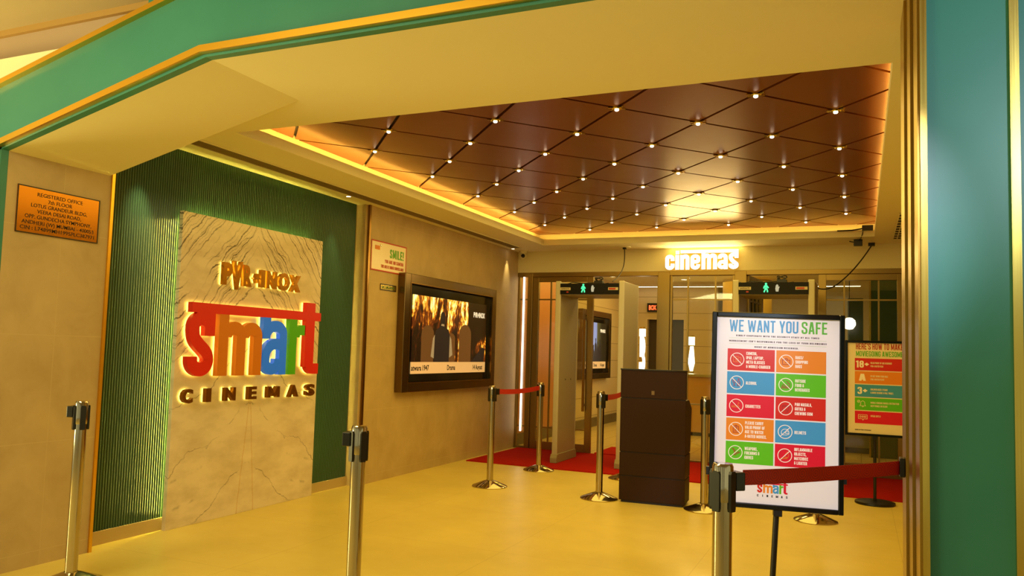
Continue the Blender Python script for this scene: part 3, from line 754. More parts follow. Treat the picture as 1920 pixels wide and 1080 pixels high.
# ------------------------------------------------------------------ brass plaque on the stone jamb
PY0, PY1, PZ0, PZ1 = 3.008, 3.553, 1.902, 2.173
t = thing('address_plaque', 'polished brass plaque with a black border and engraved address on the left stone wall', 'plaque', (XS, (PY0+PY1)/2, (PZ0+PZ1)/2))
hw, hh = (PY1-PY0)/2, (PZ1-PZ0)/2
MB().box(.0005, -hw, -hh, .006, hw, hh).done('plate', mat('mirror_brass', (176, 118, 40), .2, 1.), t)
b = MB(); Ml = onLeft(0); b.stroke([(-hw+.003, -hh+.003), (hw-.003, -hh+.003), (hw-.003, hh-.003), (-hw+.003, hh-.003)], .006, .006, .0075, Ml, closed=True)
b.done('border', M_BLACK, t)
b = MB()
for s_, y_, w_ in (('REGISTERED OFFICE', .085, .30), ('7th FLOOR', .052, .16), ('LOTUS GRANDEUR BLDG,', .020, .37), ('VEERA DESAI ROAD,', -.013, .29), ('OPP. GUNDECHA SYMPHONY,', -.046, .44), ('ANDHERI (W) MUMBAI - 400053', -.080, .475), ('CIN : L74899MH1995PLC387971', -.113, .49)):
    b.text(s_, 0, y_, .021, width=w_, bold=.004, z0=.006, z1=.007, align='C', M=Ml)
b.done('lettering', mat('engraved_black', (40, 22, 8), .6), t)

# surveillance notice and small plate
t = thing('surveillance_notice', 'white notice with a thin red border fixed by the brass strip, left of the screen', 'notice', (XS, 6.985, 2.211))
MB().box(.0005, -.335, -.148, .006, .335, .148).done('sheet', M_CREAMPAPER, t)
b = MB(); b.stroke([(-.33, -.143), (.33, -.143), (.33, .143), (-.33, .143)], .012, .006, .0072, Ml, closed=True); b.done('border', mat('notice_red', (190, 40, 20), .5), t)
block(MB(), 'SMILE!', .28, .0, .09, width=.27, z0=.006, z1=.007, align='R', M=Ml).done('headline', mat('notice_green', (90, 170, 30), .5), t)
b = MB(); block(b, 'YOU ARE ON CAMERA', .28, -.058, .034, width=.36, z0=.006, z1=.007, align='R', M=Ml); block(b, 'THIS AREA IS UNDER SURVEILLANCE', .29, -.11, .03, width=.44, z0=.006, z1=.007, align='R', M=Ml)
b.done('lettering', mat('notice_red_text', (190, 60, 24), .5), t)
b = MB(); b.box(.006, -.27, .06, .0075, -.18, .1); b.done('mark', mat('notice_orange', (224, 130, 30), .5), t)
MB().lathe([(0, .012), (.012, .010), (.014, .006)], 14, Matrix.Translation((0, -.16, .11)) @ Matrix.Rotation(PI/2, 4, 'Y')).done('screw', M_CHROME, t, True)
t = thing('small_wall_plate', 'little brass plate with a black border under the red-bordered notice', 'plaque', (XS, 6.99, 1.911))
MB().box(.0005, -.15, -.03, .006, .15, .03).done('plate', M_BRASS, t)
b = MB(); b.stroke([(-.147, -.027), (.147, -.027), (.147, .027), (-.147, .027)], .009, .006, .0075, Ml, closed=True); b.done('border', M_BLACK, t)
MB().text('NO SMOKING', 0, -.012, .024, width=.24, bold=.01, z0=.006, z1=.007, align='C', M=Ml).done('lettering', mat('plate_green', (54, 110, 30), .5), t)

# ------------------------------------------------------------------ wall screens
def fire_mat():
    m = mat('burning_scene', (5, 4, 3), .3); n = NT(m)
    # plane-local coordinates kept on the object so the picture travels with the screen
    tc = n.t.nodes.new('ShaderNodeTexCoord'); sp = n.t.nodes.new('ShaderNodeSeparateXYZ'); n.t.links.new(tc.outputs['Object'], sp.inputs[0])
    yy, zz = sp.outputs[1], sp.outputs[2]
    f1 = n.noise(n.vec(n.m2('MULTIPLY', yy, 3.2), n.m2('MULTIPLY', zz, 1.25), 3.3), 1.7, 6, .68, 1.1)
    f2 = n.noise(n.vec(n.m2('MULTIPLY', yy, 9), n.m2('MULTIPLY', zz, 4.5), 1.1), 1.5, 4, .6, 1.4)
    f = n.m2('ADD', n.m2('MULTIPLY', f1, .72), n.m2('MULTIPLY', f2, .28))
    f = n.m2('ADD', f, n.m2('MULTIPLY', zz, .17))                                   # fire thickest near the top
    right = n.step(yy, .42, .5); low = n.step(n.m2('ADD', zz, n.m2('MULTIPLY', yy, -.45)), -.45, -.28)
    f = n.m2('SUBTRACT', f, n.m2('MULTIPLY', n.m2('MULTIPLY', right, low), .34))
    c = n.ramp(f, [(.46, (26, 9, 3)), (.535, (104, 42, 8)), (.565, (214, 112, 18)), (.595, (255, 206, 60)), (.66, (255, 248, 190))])
    n.t.links.new(c, n.p.inputs['Emission Color']); n.p.inputs['Emission Strength'].default_value = 1.25
    return m
M_FIRE = fire_mat()
M_SIL = mat('dark_figure', (20, 15, 14), .4, emit=(.012, .007, .006), estr=1.); M_SHIRT = mat('pale_sleeve', (120, 100, 60), .4, emit=(.25, .18, .08), estr=1.)
M_CAPBAR = mat('caption_band', (200, 160, 110), .4, emit=(.48, .29, .10), estr=.9); M_CAPTXT = mat('caption_ink', (16, 10, 8), .5)
def dusk_mat():
    m = mat('dusk_scene', (8, 8, 8), .3); n = NT(m)
    tc = n.t.nodes.new('ShaderNodeTexCoord'); sp = n.t.nodes.new('ShaderNodeSeparateXYZ'); n.t.links.new(tc.outputs['Object'], sp.inputs[0])
    f = n.m2('ADD', sp.outputs[1], n.m2('MULTIPLY', n.noise(n.vec(n.m2('MULTIPLY', sp.outputs[1], 5), sp.outputs[2], 0.), 1.5, 3), .12))
    c = n.ramp(n.m2('ADD', f, .5), [(.02, (96, 84, 30)), (.28, (120, 108, 50)), (.36, (150, 158, 190)), (.62, (150, 158, 196)), (.68, (92, 84, 40)), (.95, (40, 32, 14))])
    n.t.links.new(c, n.p.inputs['Emission Color']); n.p.inputs['Emission Strength'].default_value = .9
    return m
M_DUSK = dusk_mat()
def screen(x, y0, y1, z0, z1, label, group, fire=True):
    t = thing('wall_screen', label, 'screen', (x, (y0+y1)/2, (z0+z1)/2), 0, group)
    hw, hh = (y1-y0)/2, (z1-z0)/2; d = .09; fr = .115
    b = MB(); b.box(.0, -hw, -hh, d, -hw+fr, hh); b.box(0, hw-fr, -hh, d, hw, hh); b.box(0, -hw+fr, hh-.095, d, hw-fr, hh); b.box(0, -hw+fr, -hh, d, hw-fr, -hh+.095)
    b.done('bezel', M_TVFRAME, t, bevel=.006)
    b = MB(); b.stroke([(-hw+fr, -hh+.095), (hw-fr, -hh+.095), (hw-fr, hh-.095), (-hw+fr, hh-.095)], .012, d-.01, d+.004, Ml, closed=True); b.done('inner_rim', M_BRONZE, t)
    MB().box(.0, -hw+fr, -hh+.095, .035, hw-fr, hh-.095).done('black_surround', M_BLACKGLOSS, t)
    L, Rr, Bq, T = -hw+.25, hw-.20, -hh+.185, hh-.205
    p = MB().box(.036, L, Bq+.125, .045, Rr, T).done('picture', M_FIRE if fire else M_DUSK, t)
    cb = MB().box(.036, L, Bq, .045, Rr, Bq+.125).done('caption_band', M_CAPBAR, t)
    h = .055
    for s_, x_, w_, al in (('atwara', L+.005, .215, 'L'), ('1947', L+.25, .14, 'L'), ('Drama', (L+Rr)/2, .2, 'C'), ('14 August', Rr-.08, .27, 'R')):
        MB().text(s_, x_, Bq+.035, h, width=w_, bold=.02, z0=.045, z1=.046, align=al, M=Ml).done('caption', M_CAPTXT, cb)
    MB().text('PVR+INOX', Rr-.05, T-.17, .06, width=.32, bold=.02, z0=.045, z1=.046, align='R', M=Ml).done('corner_logo', mat('logo_white', (230, 220, 190), .5, emit=(.8, .7, .5), estr=1), p)
    # dark figure seen from behind, and dark arches behind the fire, in the picture
    c0 = L+.66; zb = Bq+.125
    b = MB()
    if not fire:
        for k_ in range(4):
            q = L+.52+.13*k_; hh_ = (.30, .42, .36, .40)[k_]
            MB().prism([(q-.07, zb), (q+.07, zb), (q+.06, zb+hh_-.12), (q+.02, zb+hh_-.07), (q+.03, zb+hh_), (q-.03, zb+hh_), (q-.02, zb+hh_-.07), (q-.06, zb+hh_-.12)], .0455, .0465, Ml).done('figure', M_SIL, p)
        b.b.free(); return t
    b.prism([(c0-.17, zb), (c0+.19, zb), (c0+.20, zb+.30), (c0+.17, zb+.36), (c0+.06, zb+.40), (c0+.05, zb+.44), (c0-.03, zb+.44), (c0-.05, zb+.39), (c0-.14, zb+.35), (c0-.16, zb+.28)], .0455, .0465, Ml)
    b.prism(arc(c0+.02, zb+.49, .062, .075, 0, 330, 14), .0455, .0468, Ml)
    b.done('figure', M_SIL, p)
    MB().prism([(Rr-.42, zb), (Rr-.06, zb), (Rr-.02, zb+.16), (Rr-.1, zb+.18)], .0455, .0465, Ml).done('fallen_beam', M_SIL, p)
    MB().prism([(c0-.16, zb+.30), (c0-.17, zb+.04), (c0-.24, zb+.06), (c0-.20, zb+.26)], .0455, .0465, Ml).done('sleeve', M_SHIRT, p)
    MB().prism([(c0+.20, zb+.30), (c0+.20, zb+.05), (c0+.28, zb+.08), (c0+.24, zb+.26)], .0455, .0465, Ml).done('sleeve', M_SHIRT, p)
    MB().prism([(c0-.02, zb+.405), (c0+.06, zb+.40), (c0+.05, zb+.425), (c0-.01, zb+.425)], .0466, .0472, Ml).done('collar', M_SHIRT, p)
    for cx_, ww, hh_ in ((L+.34, .14, .40), (L+.90, .10, .33), (L+1.26, .16, .44)):
        MB().prism([(cx_-ww, zb), (cx_+ww, zb)]+arc(cx_, zb+hh_-ww*.7, ww, ww*.7, 0, 180, 10), .0452, .0455, Ml).done('dark_arch', mat('burnt_arch', (30, 14, 6), .4, emit=(.13, .045, .008), estr=1), p)
    return t
screen(XS, 7.185, 9.48, .858, 2.085, 'large framed wall screen showing flames on the stone wall right of the notice', 'wall screens')
screen(-4.42, 13.35, 15.1, .86, 2.08, 'framed wall screen on the lobby wall seen through the left detector', 'wall screens', False)

# ------------------------------------------------------------------ glowing white wordmark over the doors
t = thing('illuminated_wordmark', 'glowing white wordmark with a joined top bar on the wall over the doors', 'sign', (-2.274, YB, 2.41))
K = .0006075
def px(x, y): return ((x-180)*K, (605-y)*K)
zc = [.045]
def S(b, pts, w=76): zc[0] += .0001; b.stroke([px(*p) for p in pts], w*K, .012, zc[0], Mb, smooth=2)
def A(cx, cy, rx, ry, a0, a1, k=10): return [(cx+rx*math.cos(R(a0+(a1-a0)*i/k)), cy-ry*math.sin(R(a0+(a1-a0)*i/k))) for i in range(k+1)]
def BX(b, x0, y0, x1, y1): b.prism([px(x0, y1), px(x1, y1), px(x1, y0), px(x0, y0)], .012, zc[0]+.0002, Mb)
L_ = []
b = MB(); S(b, [(334, 420)]+A(277, 375, 57, 45, 0, 180)+[(220, 520)]+A(277, 525, 57, 45, 180, 360)+[(334, 480)]); L_.append(b)
b = MB(); BX(b, 392, 300, 470, 605); BX(b, 398, 210, 474, 280); L_.append(b)
b = MB(); BX(b, 492, 300, 568, 605); S(b, [(545, 350)]+A(598, 365, 45, 38, 160, 0)+[(643, 605)]); L_.append(b)
b = MB(); S(b, [(745, 445), (862, 445), (862, 385)]+A(802, 370, 60, 42, 0, 180)+[(742, 520)]+A(802, 525, 60, 45, 180, 350)+[(862, 500)], 72); L_.append(b)
b = MB(); BX(b, 930, 262, 1006, 605); S(b, [(990, 350)]+A(1038, 360, 44, 40, 150, 0)+[(1082, 605)]); S(b, [(1110, 350)]+A(1158, 360, 44, 40, 150, 0)+[(1202, 605)]); L_.append(b)
b = MB(); S(b, [(1298, 390)]+A(1355, 365, 58, 45, 180, 0)+[(1415, 605)]); S(b, [(1400, 440)]+A(1345, 505, 55, 50, 60, 180)+[(1290, 530)]+A(1340, 530, 50, 38, 180, 350), 68); L_.append(b)
b = MB(); S(b, [(1628, 380), (1628, 300), (1628, 215)], 74); S(b, [(1600, 330)]+A(1570, 355, 58, 45, 60, 180)+[(1515, 395), (1560, 450), (1625, 500)]+A(1570, 525, 60, 42, 10, -180)+[(1510, 500)]); L_.append(b)
def lit(o):
    o.data.materials.append(M_SIDE)
    for p in o.data.polygons:
        if p.normal.y > -.9: p.material_index = 1
for b in L_: lit(b.done('letter', E_WHITE, t))
b = MB(); BX(b, 500, 203, 1665, 264); lit(b.done('headline_bar', E_WHITE, t))
light('glow', 'AREA', (.50, -.10, .262), 1.1, (1, .74, .20), .9, .05, aim=(.5, .0, .32), parent=t)
light('glow', 'AREA', (.46, -.06, .12), 9, (1, .70, .18), .9, .2, aim=(.46, -1.4, .2), parent=t)

# ------------------------------------------------------------------ crowd-control stanchions
HS = .975
def stanchion(loc, label, rz=0., clip_dir=None, receiver=True):
    t = thing('stanchion', label, 'stanchion', (loc[0], loc[1], 0), rz, 'polished steel belt stanchions')
    b = MB(); b.lathe([(0, 0), (.17, 0), (.172, .006), (.168, .012), (.05, .058), (.034, .062), (.034, .066)], 40); b.done('base', M_CHROME, t, True)
    MB().lathe([(.0315, .06), (.0315, HS-.125)], 28).done('pole', M_CHROME, t, True)
    h = MB().lathe([(.0335, HS-.125), (.0345, HS-.12), (.0345, HS-.012), (.03, HS-.002), (.0, HS)], 28).done('head', M_CHROME, t, True)
    b = MB()
    for k in range(4):
        Mk = Matrix.Rotation(PI/4+k*PI/2, 4, 'Z')
        b.prism([(-.012, HS-.155), (.012, HS-.155), (.014, HS-.145), (.014, HS-.035), (.010, HS-.025), (-.010, HS-.025), (-.014, HS-.035), (-.014, HS-.145)], .030, .041, Mk @ Matrix(((1, 0, 0, 0), (0, 0, 1, 0), (0, 1, 0, 0), (0, 0, 0, 1))))
    b.done('belt_slot', M_BLACK, t)
    if clip_dir is not None:
        Mk = Matrix.Rotation(clip_dir, 4, 'Z')
        b = MB(); b.box(.032, -.03, HS-.09, .068, .03, HS-.03, Mk); b.done('belt_clip', M_BLACK, t, bevel=.004)
    return t
def belt(st, p0, p1, z0, z1, pattern=False, sag_=.03):
    """belt pulled from stanchion st; world end points"""
    b = MB(); N = 24; d = Vector((p1[0]-p0[0], p1[1]-p0[1], 0)); L = d.length; d.normalize(); nn = Vector((-d.y, d.x, 0))*.0012
    rows = []
    for i in range(N+1):
        s_ = i/N; q = Vector(p0).lerp(Vector(p1), s_) if False else Vector((p0[0]+(p1[0]-p0[0])*s_, p0[1]+(p1[1]-p0[1])*s_, z0+(z1-z0)*s_-sag_*4*s_*(1-s_)*min(1, L/2)))
        q -= Vector(st.location); q = Matrix.Rotation(-st.rotation_euler[2], 4, 'Z') @ q
        n2 = Matrix.Rotation(-st.rotation_euler[2], 4, 'Z') @ nn
        rows.append([b.b.verts.new(q+Vector((0, 0, dz))+n2*sg) for sg, dz in ((-1, -.025), (1, -.025), (1, .025), (-1, .025))])
    for A_, B_ in zip(rows, rows[1:]):
        for k in range(4): b.b.faces.new((A_[k], A_[(k+1) % 4], B_[(k+1) % 4], B_[k]))
    b.b.faces.new(rows[0]); b.b.faces.new(rows[-1][::-1])
    bo = b.done('belt', M_BELTP if pattern else M_RED_BELT, st)
    return bo
M_BELTP = mat('red_belt_spiral_print', (170, 26, 16), .6)
n = NT(M_BELTP)   # woven spiral print, spaced along the belt
tt = n.m2('DIVIDE', n.m2('ADD', n.m2('MULTIPLY', n.x, .777), n.m2('MULTIPLY', n.y, .63)), .062)
cu_ = n.m2('MULTIPLY', n.m2('SUBTRACT', n.m2('FRACT', tt), .5), .062); cv_ = n.m2('SUBTRACT', n.z, .93)
rr = n.m2('SQRT', n.m2('ADD', n.m2('MULTIPLY', cu_, cu_), n.m2('MULTIPLY', cv_, cv_)))
ang = n.m2('ARCTAN2', cv_, cu_)
sp = n.m2('FRACT', n.m2('ADD', n.m2('DIVIDE', rr, .0085), n.m2('DIVIDE', ang, 2*PI)))
n.base(n.mix(n.m2('MULTIPLY', n.m2('LESS_THAN', sp, .32), .75), (180, 28, 16), (112, 16, 12)))
zb_ = HS-.06
sA = stanchion((-3.277, 7.303), 'steel stanchion on the floor below the flames screen, its belt reaching to the one behind', clip_dir=R(62))
sB = stanchion((-3.264, 8.593), 'steel stanchion on the red carpet edge before the left detector', rz=R(5))
sC = stanchion((-2.173, 7.282), 'steel stanchion left of the brown podium', clip_dir=R(70))
sI = stanchion((-2.285, 8.58), 'steel stanchion mostly hidden behind the brown podium')
sD = stanchion((-1.232, 7.267), 'steel stanchion standing between the brown podium and the safety poster')
sH = stanchion((-.343, 7.331), 'steel stanchion hidden behind the safety poster, only its base showing')
sE = stanchion((-3.86, 3.145), 'steel stanchion near the left stone wall below the brass plaque', rz=R(20), clip_dir=R(180))
sF = stanchion((-1.99, 3.03), 'steel stanchion in the foreground in front of the marble and stone wall', rz=R(20), clip_dir=R(180))
sG = stanchion((-.414, 2.79), 'closest steel stanchion, in front of the safety poster with a printed red belt', rz=R(20), clip_dir=R(25))
belt(sA, (-3.262, 7.37), (-3.264, 8.546), zb_, zb_)
belt(sC, (-2.165, 7.34), (-2.285, 8.535), zb_, zb_)
belt(sG, (-.355, 2.83), (.142, 3.42), .926, .934, True, .012)
t = tag(MB().box(.128, 3.39, .90, .1465, 3.45, .97).done('belt_receiver', M_BLACK, bevel=.003), 'black belt receiver clip on the brass reveal of the right pier', 'clip')

# ------------------------------------------------------------------ poster stands
INK = mat('poster_ink', (60, 24, 30), .5)
PR = {'red': mat('tile_red', (206, 34, 14), .3), 'orange': mat('tile_orange', (228, 134, 28), .3), 'blue': mat('tile_blue', (66, 152, 206), .3), 'green': mat('tile_green', (92, 190, 20), .3), 'crimson': mat('tile_crimson', (216, 16, 48), .3)}
M_TWHITE = mat('tile_text_white', (246, 236, 226), .4); M_IRED = mat('icon_dark_red', (160, 30, 30), .4); M_IORA = mat('icon_orange', (226, 120, 24), .4)
def icon(b, kind, cx, cy, r, M):
    z0, z1 = .0012, .0020; w_ = r*.085
    def P(pts, closed=False): b.stroke([(cx+p[0]*r, cy+p[1]*r) for p in pts], w_, z0, z1, M, closed)
    if kind == 'camera':
        P([(-.6, -.4), (.6, -.4), (.6, .35), (.25, .35), (.15, .5), (-.15, .5), (-.25, .35), (-.6, .35)], True); P(arc(0, -.03, .24, .24, 0, 345, 14), True)
    elif kind == 'bag':
        P([(-.55, -.5), (.55, -.5), (.6, .25), (-.6, .25)], True); P([(-.2, .25)]+arc(0, .3, .2, .25, 180, 0, 8)+[(.2, .25)]); P(arc(0, -.25, .13, .16, 0, 180, 6))
    elif kind == 'alcohol':
        P([(-.65, .35), (-.15, .35), (-.2, .05), (-.4, -.1), (-.6, .05)], True); P([(-.4, -.1), (-.4, -.5)]); P([(-.58, -.5), (-.22, -.5)]); P([(.1, -.55), (.5, -.55), (.5, .1), (.38, .3), (.38, .65), (.22, .65), (.22, .3), (.1, .1)], True); P([(.1, -.1), (.5, -.1)])
    elif kind == 'food':
        P([(-.65, -.55), (.35, -.55), (.35, -.4), (-.65, -.4)], True); P(arc(-.15, -.25, .45, .3, 0, 180, 9), True); P([(.2, .25), (.6, .25), (.5, -.55)]); P([(.4, .25), (.35, .5), (0, .6)])
    elif kind == 'cigarette':
        P([(-.7, -.25), (.35, -.25), (.35, -.05), (-.7, -.05)], True); P([(.55, -.2)]+arc(.45, .15, .2, .25, 270, 90, 8)+[(.3, .65)]); P([(-.35, -.25), (-.35, -.05)])
    elif kind == 'packet':
        P([(-.5, -.3), (.45, -.3), (.5, .45), (-.5, .45)], True); P([(-.5, .3), (.5, .3)]); P(arc(.35, -.55, .08, .08, 0, 320, 8), True); P(arc(.1, -.65, .06, .06, 0, 320, 8), True)
    elif kind == 'card':
        P([(-.42, -.6), (.42, -.6), (.42, .45), (-.42, .45)], True); P([(-.15, .45), (-.1, .62), (.1, .62), (.15, .45)]); P(arc(0, .15, .14, .14, 0, 340, 10), True); P([(-.22, -.15), (.22, -.15)]); P([(-.25, -.35), (.25, -.35)])
    elif kind == 'helmet':
        P([(-.6, -.3)]+arc(0, -.1, .6, .55, 195, 0, 12)+[(.6, -.35), (.2, -.5), (-.35, -.5)], True); P([(.58, .05), (.1, .1), (.0, -.2), (.55, -.25)])
    elif kind == 'weapon':
        P([(-.5, .6), (-.1, .1), (.0, .2), (-.35, .65)], True); P([(-.1, .1), (-.3, -.05)]); P([(-.1, -.5), (.1, -.3), (.65, .0), (.6, .12), (.05, -.15), (-.2, -.35)], True)
    elif kind == 'match':
        P([(-.65, -.5), (.35, -.35), (.38, -.45), (-.62, -.6)], True); P(arc(.3, .05, .26, .35, 300, 100, 10)+[(.35, .6)]+arc(.3, .05, .3, .4, 60, -60, 8))
    elif kind == 'bell':
        P([(-.5, -.35), (.5, -.35), (.35, -.1)]+arc(0, .15, .35, .4, 0, 180, 10)+[(-.35, -.1)], True); P(arc(0, -.42, .14, .14, 180, 360, 6)); P(arc(-.7, .45, .22, .22, 0, 345, 10), True); P([(-.85, .3), (-.55, .6)])
    elif kind == 'chat':
        P([(-.75, -.3), (-.1, -.3), (.05, -.55), (.15, -.3), (.75, -.3), (.75, .45), (-.75, .45)], True)
        for k in (-.4, 0, .4): P(arc(k, .08, .15, .15, 0, 345, 5), True)
def stand_frame(t, wd, ht, zc, tilt, roll, pole_dx, pole_dy):
    """framed board on a pole and disc; returns the matrix of the board (local x right, y up, z towards the viewer)"""
    Mt = Matrix.Translation((0, 0, zc)) @ Matrix.Rotation(roll, 4, 'Y') @ Matrix.Rotation(tilt, 4, 'X') @ onBack(0)
    b = MB(); f = .024
    for x0, y0, x1, y1 in ((-wd/2, -ht/2, -wd/2+f, ht/2), (wd/2-f, -ht/2, wd/2, ht/2), (-wd/2+f, ht/2-f, wd/2-f, ht/2), (-wd/2+f, -ht/2, wd/2-f, -ht/2+f)):
        b.box(x0, y0, -.022, x1, y1, .010, Mt)
    b.done('frame', M_BLACKGLOSS, t, bevel=.004)
    MB().box(-wd/2+f, -ht/2+f, -.02, wd/2-f, ht/2-f, -.008, Mt).done('back_panel', M_BLACK, t)
    top = Mt @ Vector((pole_dx, -ht/2+.06, -.03)); foot = Vector((pole_dx+pole_dy, .03, .02))
    MB().tube([foot, top], .014, 12).done('pole', M_BLACK, t, True)
    MB().lathe([(0, 0), (.17, 0), (.175, .006), (.172, .022), (.15, .028), (0, .03)], 36, Matrix.Translation((foot.x, foot.y, 0))).done('base', M_BLACK, t, True)
    b = MB(); b.box(pole_dx-.02, -ht/2-.03, -.035, pole_dx+.02, -ht/2+.002, .004, Mt); b.done('bracket', M_BLACK, t, bevel=.003)
    return Mt
# front poster
t = thing('poster_stand', 'white safety-rules poster in a black stand with ten coloured tiles, nearest of the two stands', 'sign', (-.377, 4.225, 0), R(12.3))
Wd, Ht = .62, .951
Mt = stand_frame(t, Wd, Ht, 1.068, R(-1.3), R(.7), .015, -.035)
b = MB()   # side clamp knobs
for sx in (-1, 1): b.box(sx*Wd/2-.006 if sx > 0 else -Wd/2-.014, -.33, -.018, sx*Wd/2+.014 if sx > 0 else -Wd/2+.006, -.29, .004, Mt)
b.done('clamp', M_BLACK, t, bevel=.002)
sheet = MB().box(-Wd/2+.022, -Ht/2+.022, -.008, Wd/2-.022, Ht/2-.022, -.004, Mt).done('poster_sheet', M_WHITE, t)
Mp = Mt @ Matrix.Translation((-Wd/2, Ht/2, -.004))       # origin at the top left corner, y down negative
M_TBLUE = mat('title_blue', (70, 150, 204), .4); M_TGREEN = mat('title_green', (86, 178, 32), .4)
block(MB(), 'WE WANT YOU', .0835, -.096, .059, wt=.135, width=.324, z0=0, z1=.0006, M=Mp).done('headline', M_TBLUE, sheet)
block(MB(), 'SAFE', .4225, -.096, .059, wt=.135, width=.118, z0=0, z1=.0006, M=Mp).done('headline', M_TGREEN, sheet)
b = MB(); block(b, 'KINDLY COOPERATE WITH THE SECURITY STAFF AT ALL TIMES', .116, -.119, .0078, width=.388, z0=0, z1=.0005, M=Mp, gap=.16)
block(b, "MANAGEMENT ISN'T RESPONSIBLE FOR THE LOSS OF YOUR BELONGINGS", .0835, -.146, .0078, width=.455, z0=0, z1=.0005, M=Mp, gap=.16)
block(b, 'RIGHT OF ADMISSION RESERVED.', .204, -.173, .0078, width=.206, z0=0, z1=.0005, M=Mp, gap=.16)
b.done('small_print', INK, sheet)
b = MB()
for yy in (-.128, -.155): b.box(.083, yy-.0005, 0, .538, yy+.0005, .0004, Mp)
b.done('rule', mat('rule_green', (150, 190, 120), .5), sheet)
tiles = [('red', 'camera', ['CAMERA,', 'IPAD, LAPTOP,', 'META GLASSES', '& MOBILE-CHARGER'], M_IORA, -1), ('orange', 'bag', ['BAGS/', 'SHOPPING', 'BAGS'], M_IRED, -1),
         ('blue', 'alcohol', ['ALCOHOL'], M_IRED, -1), ('green', 'food', ['OUTSIDE', 'FOOD &', 'BEVERAGES'], M_IRED, -1),
         ('crimson', 'cigarette', ['CIGARETTES'], M_IORA, -1), ('red', 'packet', ['PAN MASALA,', 'GUTKA &', 'CHEWING GUM'], M_IRED, 1),
         ('orange', 'card', ['PLEASE CARRY', 'VALID PROOF OF', 'AGE TO WATCH', 'A-RATED MOVIES.'], M_IRED, -1), ('blue', 'helmet', ['HELMETS'], M_TWHITE, 1),
         ('green', 'weapon', ['WEAPONS,', 'FIREARMS &', 'KNIVES'], M_IRED, 1), ('crimson', 'match', ['INFLAMMABLE', 'OBJECTS,', 'MATCHBOX', '& LIGHTER'], M_IORA, 1)]
for i, (colr, kind, lines, im, sl) in enumerate(tiles):
    cc, rr_ = i % 2, i//2
    x0, x1 = ((.077, .300), (.307, .537))[cc]; yt = -.181-.1135*rr_; yb = yt-.107
    p = MB().box(x0, yb, 0, x1, yt, .0008, Mp).done('tile', PR[colr], t); p['label'] = '%s tile, %s' % (colr, ' '.join(lines).lower().replace(',', ''))
    icx, icy, ir = x0+.046, (yt+yb)/2, .032
    b = MB(); b.stroke(arc(icx, icy, ir, ir, 0, 350, 35), .0034, .0008, .0022, Mp, closed=True)
    q = ir*.70; b.stroke([(icx-q, icy-sl*q), (icx+q, icy+sl*q)], .0032, .0022, .0026, Mp); b.done('prohibition_ring', M_TWHITE, p)
    b = MB(); icon(b, kind, icx, icy, ir*.92, Mp); b.done('pictogram', im, p)
    b = MB(); nl = len(lines); pitch_ = .0215
    for k, s_ in enumerate(lines): block(b, s_, x0+.089, icy+(nl-1)/2*pitch_-k*pitch_-.0075, .0152, sx=1., z0=.0008, z1=.0015, M=Mp, maxw=(x1-x0)-.094)
    b.done('caption', M_TWHITE, p)
k_ = .140/1.53
Mlg = Mp @ Matrix.Translation((.229, -.874, 0))
pm = dict(s=PR['red'], m=PR['orange'], a=PR['blue'], r=PR['green'], t=PR['crimson'], bar=PR['crimson'])
add_wordmark(sheet, Mlg, 0, .0006, k=k_, prefix='logo_letter', mats=pm)
b = MB()
for i, ch in enumerate('CINEMAS'): block(b, ch, .229+.0025+i*.0222, -.893, .0105, sx=1.7, z0=0, z1=.0006, align='C', M=Mp)
b.done('logo_caption', mat('logo_ink', (30, 24, 26), .5), sheet)
# second poster further in
t = thing('poster_stand', 'cream moviegoing-tips poster in a black stand on the floor behind the brass pier', 'sign', (.16, 8.5, 0), 0)
Wd2, Ht2 = .60, .895
Mt = stand_frame(t, Wd2, Ht2, 1.073, R(-2), 0, -.045, 0.)
sheet = MB().box(-Wd2/2+.022, -Ht2/2+.022, -.008, Wd2/2-.022, Ht2/2-.022, -.004, Mt).done('poster_sheet', M_CREAMPAPER, t)
Mp = Mt @ Matrix.Translation((-Wd2/2, Ht2/2, -.004))
block(MB(), "HERE'S HOW TO MAKE", .095, -.085, .058, wt=.14, width=.40, z0=0, z1=.001, M=Mp).done('headline', mat('title_dark_red', (170, 40, 30), .4), sheet)
block(MB(), 'MOVIEGOING AWESOME', .095, -.150, .050, wt=.14, width=.40, z0=0, z1=.001, M=Mp).done('headline', M_TGREEN, sheet)
t2 = [('red', '18+', ['VALID PROOF OF AGE REQUIRED', 'FOR A-RATED FILM']), ('orange', 'A', ['DO NOT BRING YOUR KIDS', 'FOR A-RATED FILMS']), ('blue', '3+', ['CHILDREN AGED 3 YEARS', '& ABOVE REQUIRE A FULL TICKET.']), ('green', 'bell', ['MOBILE SCREENS CAN BE A DISTRACTION', 'KEEP PHONES ON SILENT']), ('crimson', 'chat', ['SPEAK SOFTLY'])]
for i, (colr, ic, lines) in enumerate(t2):
    yt = -.168-.124*i; yb = yt-.115; x0, x1 = .085, .552
    p = MB().box(x0, yb, 0, x1, yt, .001, Mp).done('tile', PR[colr], t); p['label'] = '%s tile of the tips poster' % colr
    ym = (yt+yb)/2
    b = MB()
    if len(ic) < 4: block(b, ic, x0+.065, ym-.032, .066, width=.03+.027*len(ic), z0=.001, z1=.002, align='C', M=Mp); b.done('numeral', M_TWHITE, p)
    else: icon(b, ic, x0+.068, ym, .05, Mp); b.done('pictogram', M_CREAMPAPER, p)
    b = MB()
    for k, s_ in enumerate(lines): block(b, s_, x0+.135, ym+.006-k*.030, .017, sx=.9, z0=.001, z1=.002, M=Mp, maxw=.32)
    b.done('caption', M_CREAMPAPER, p)
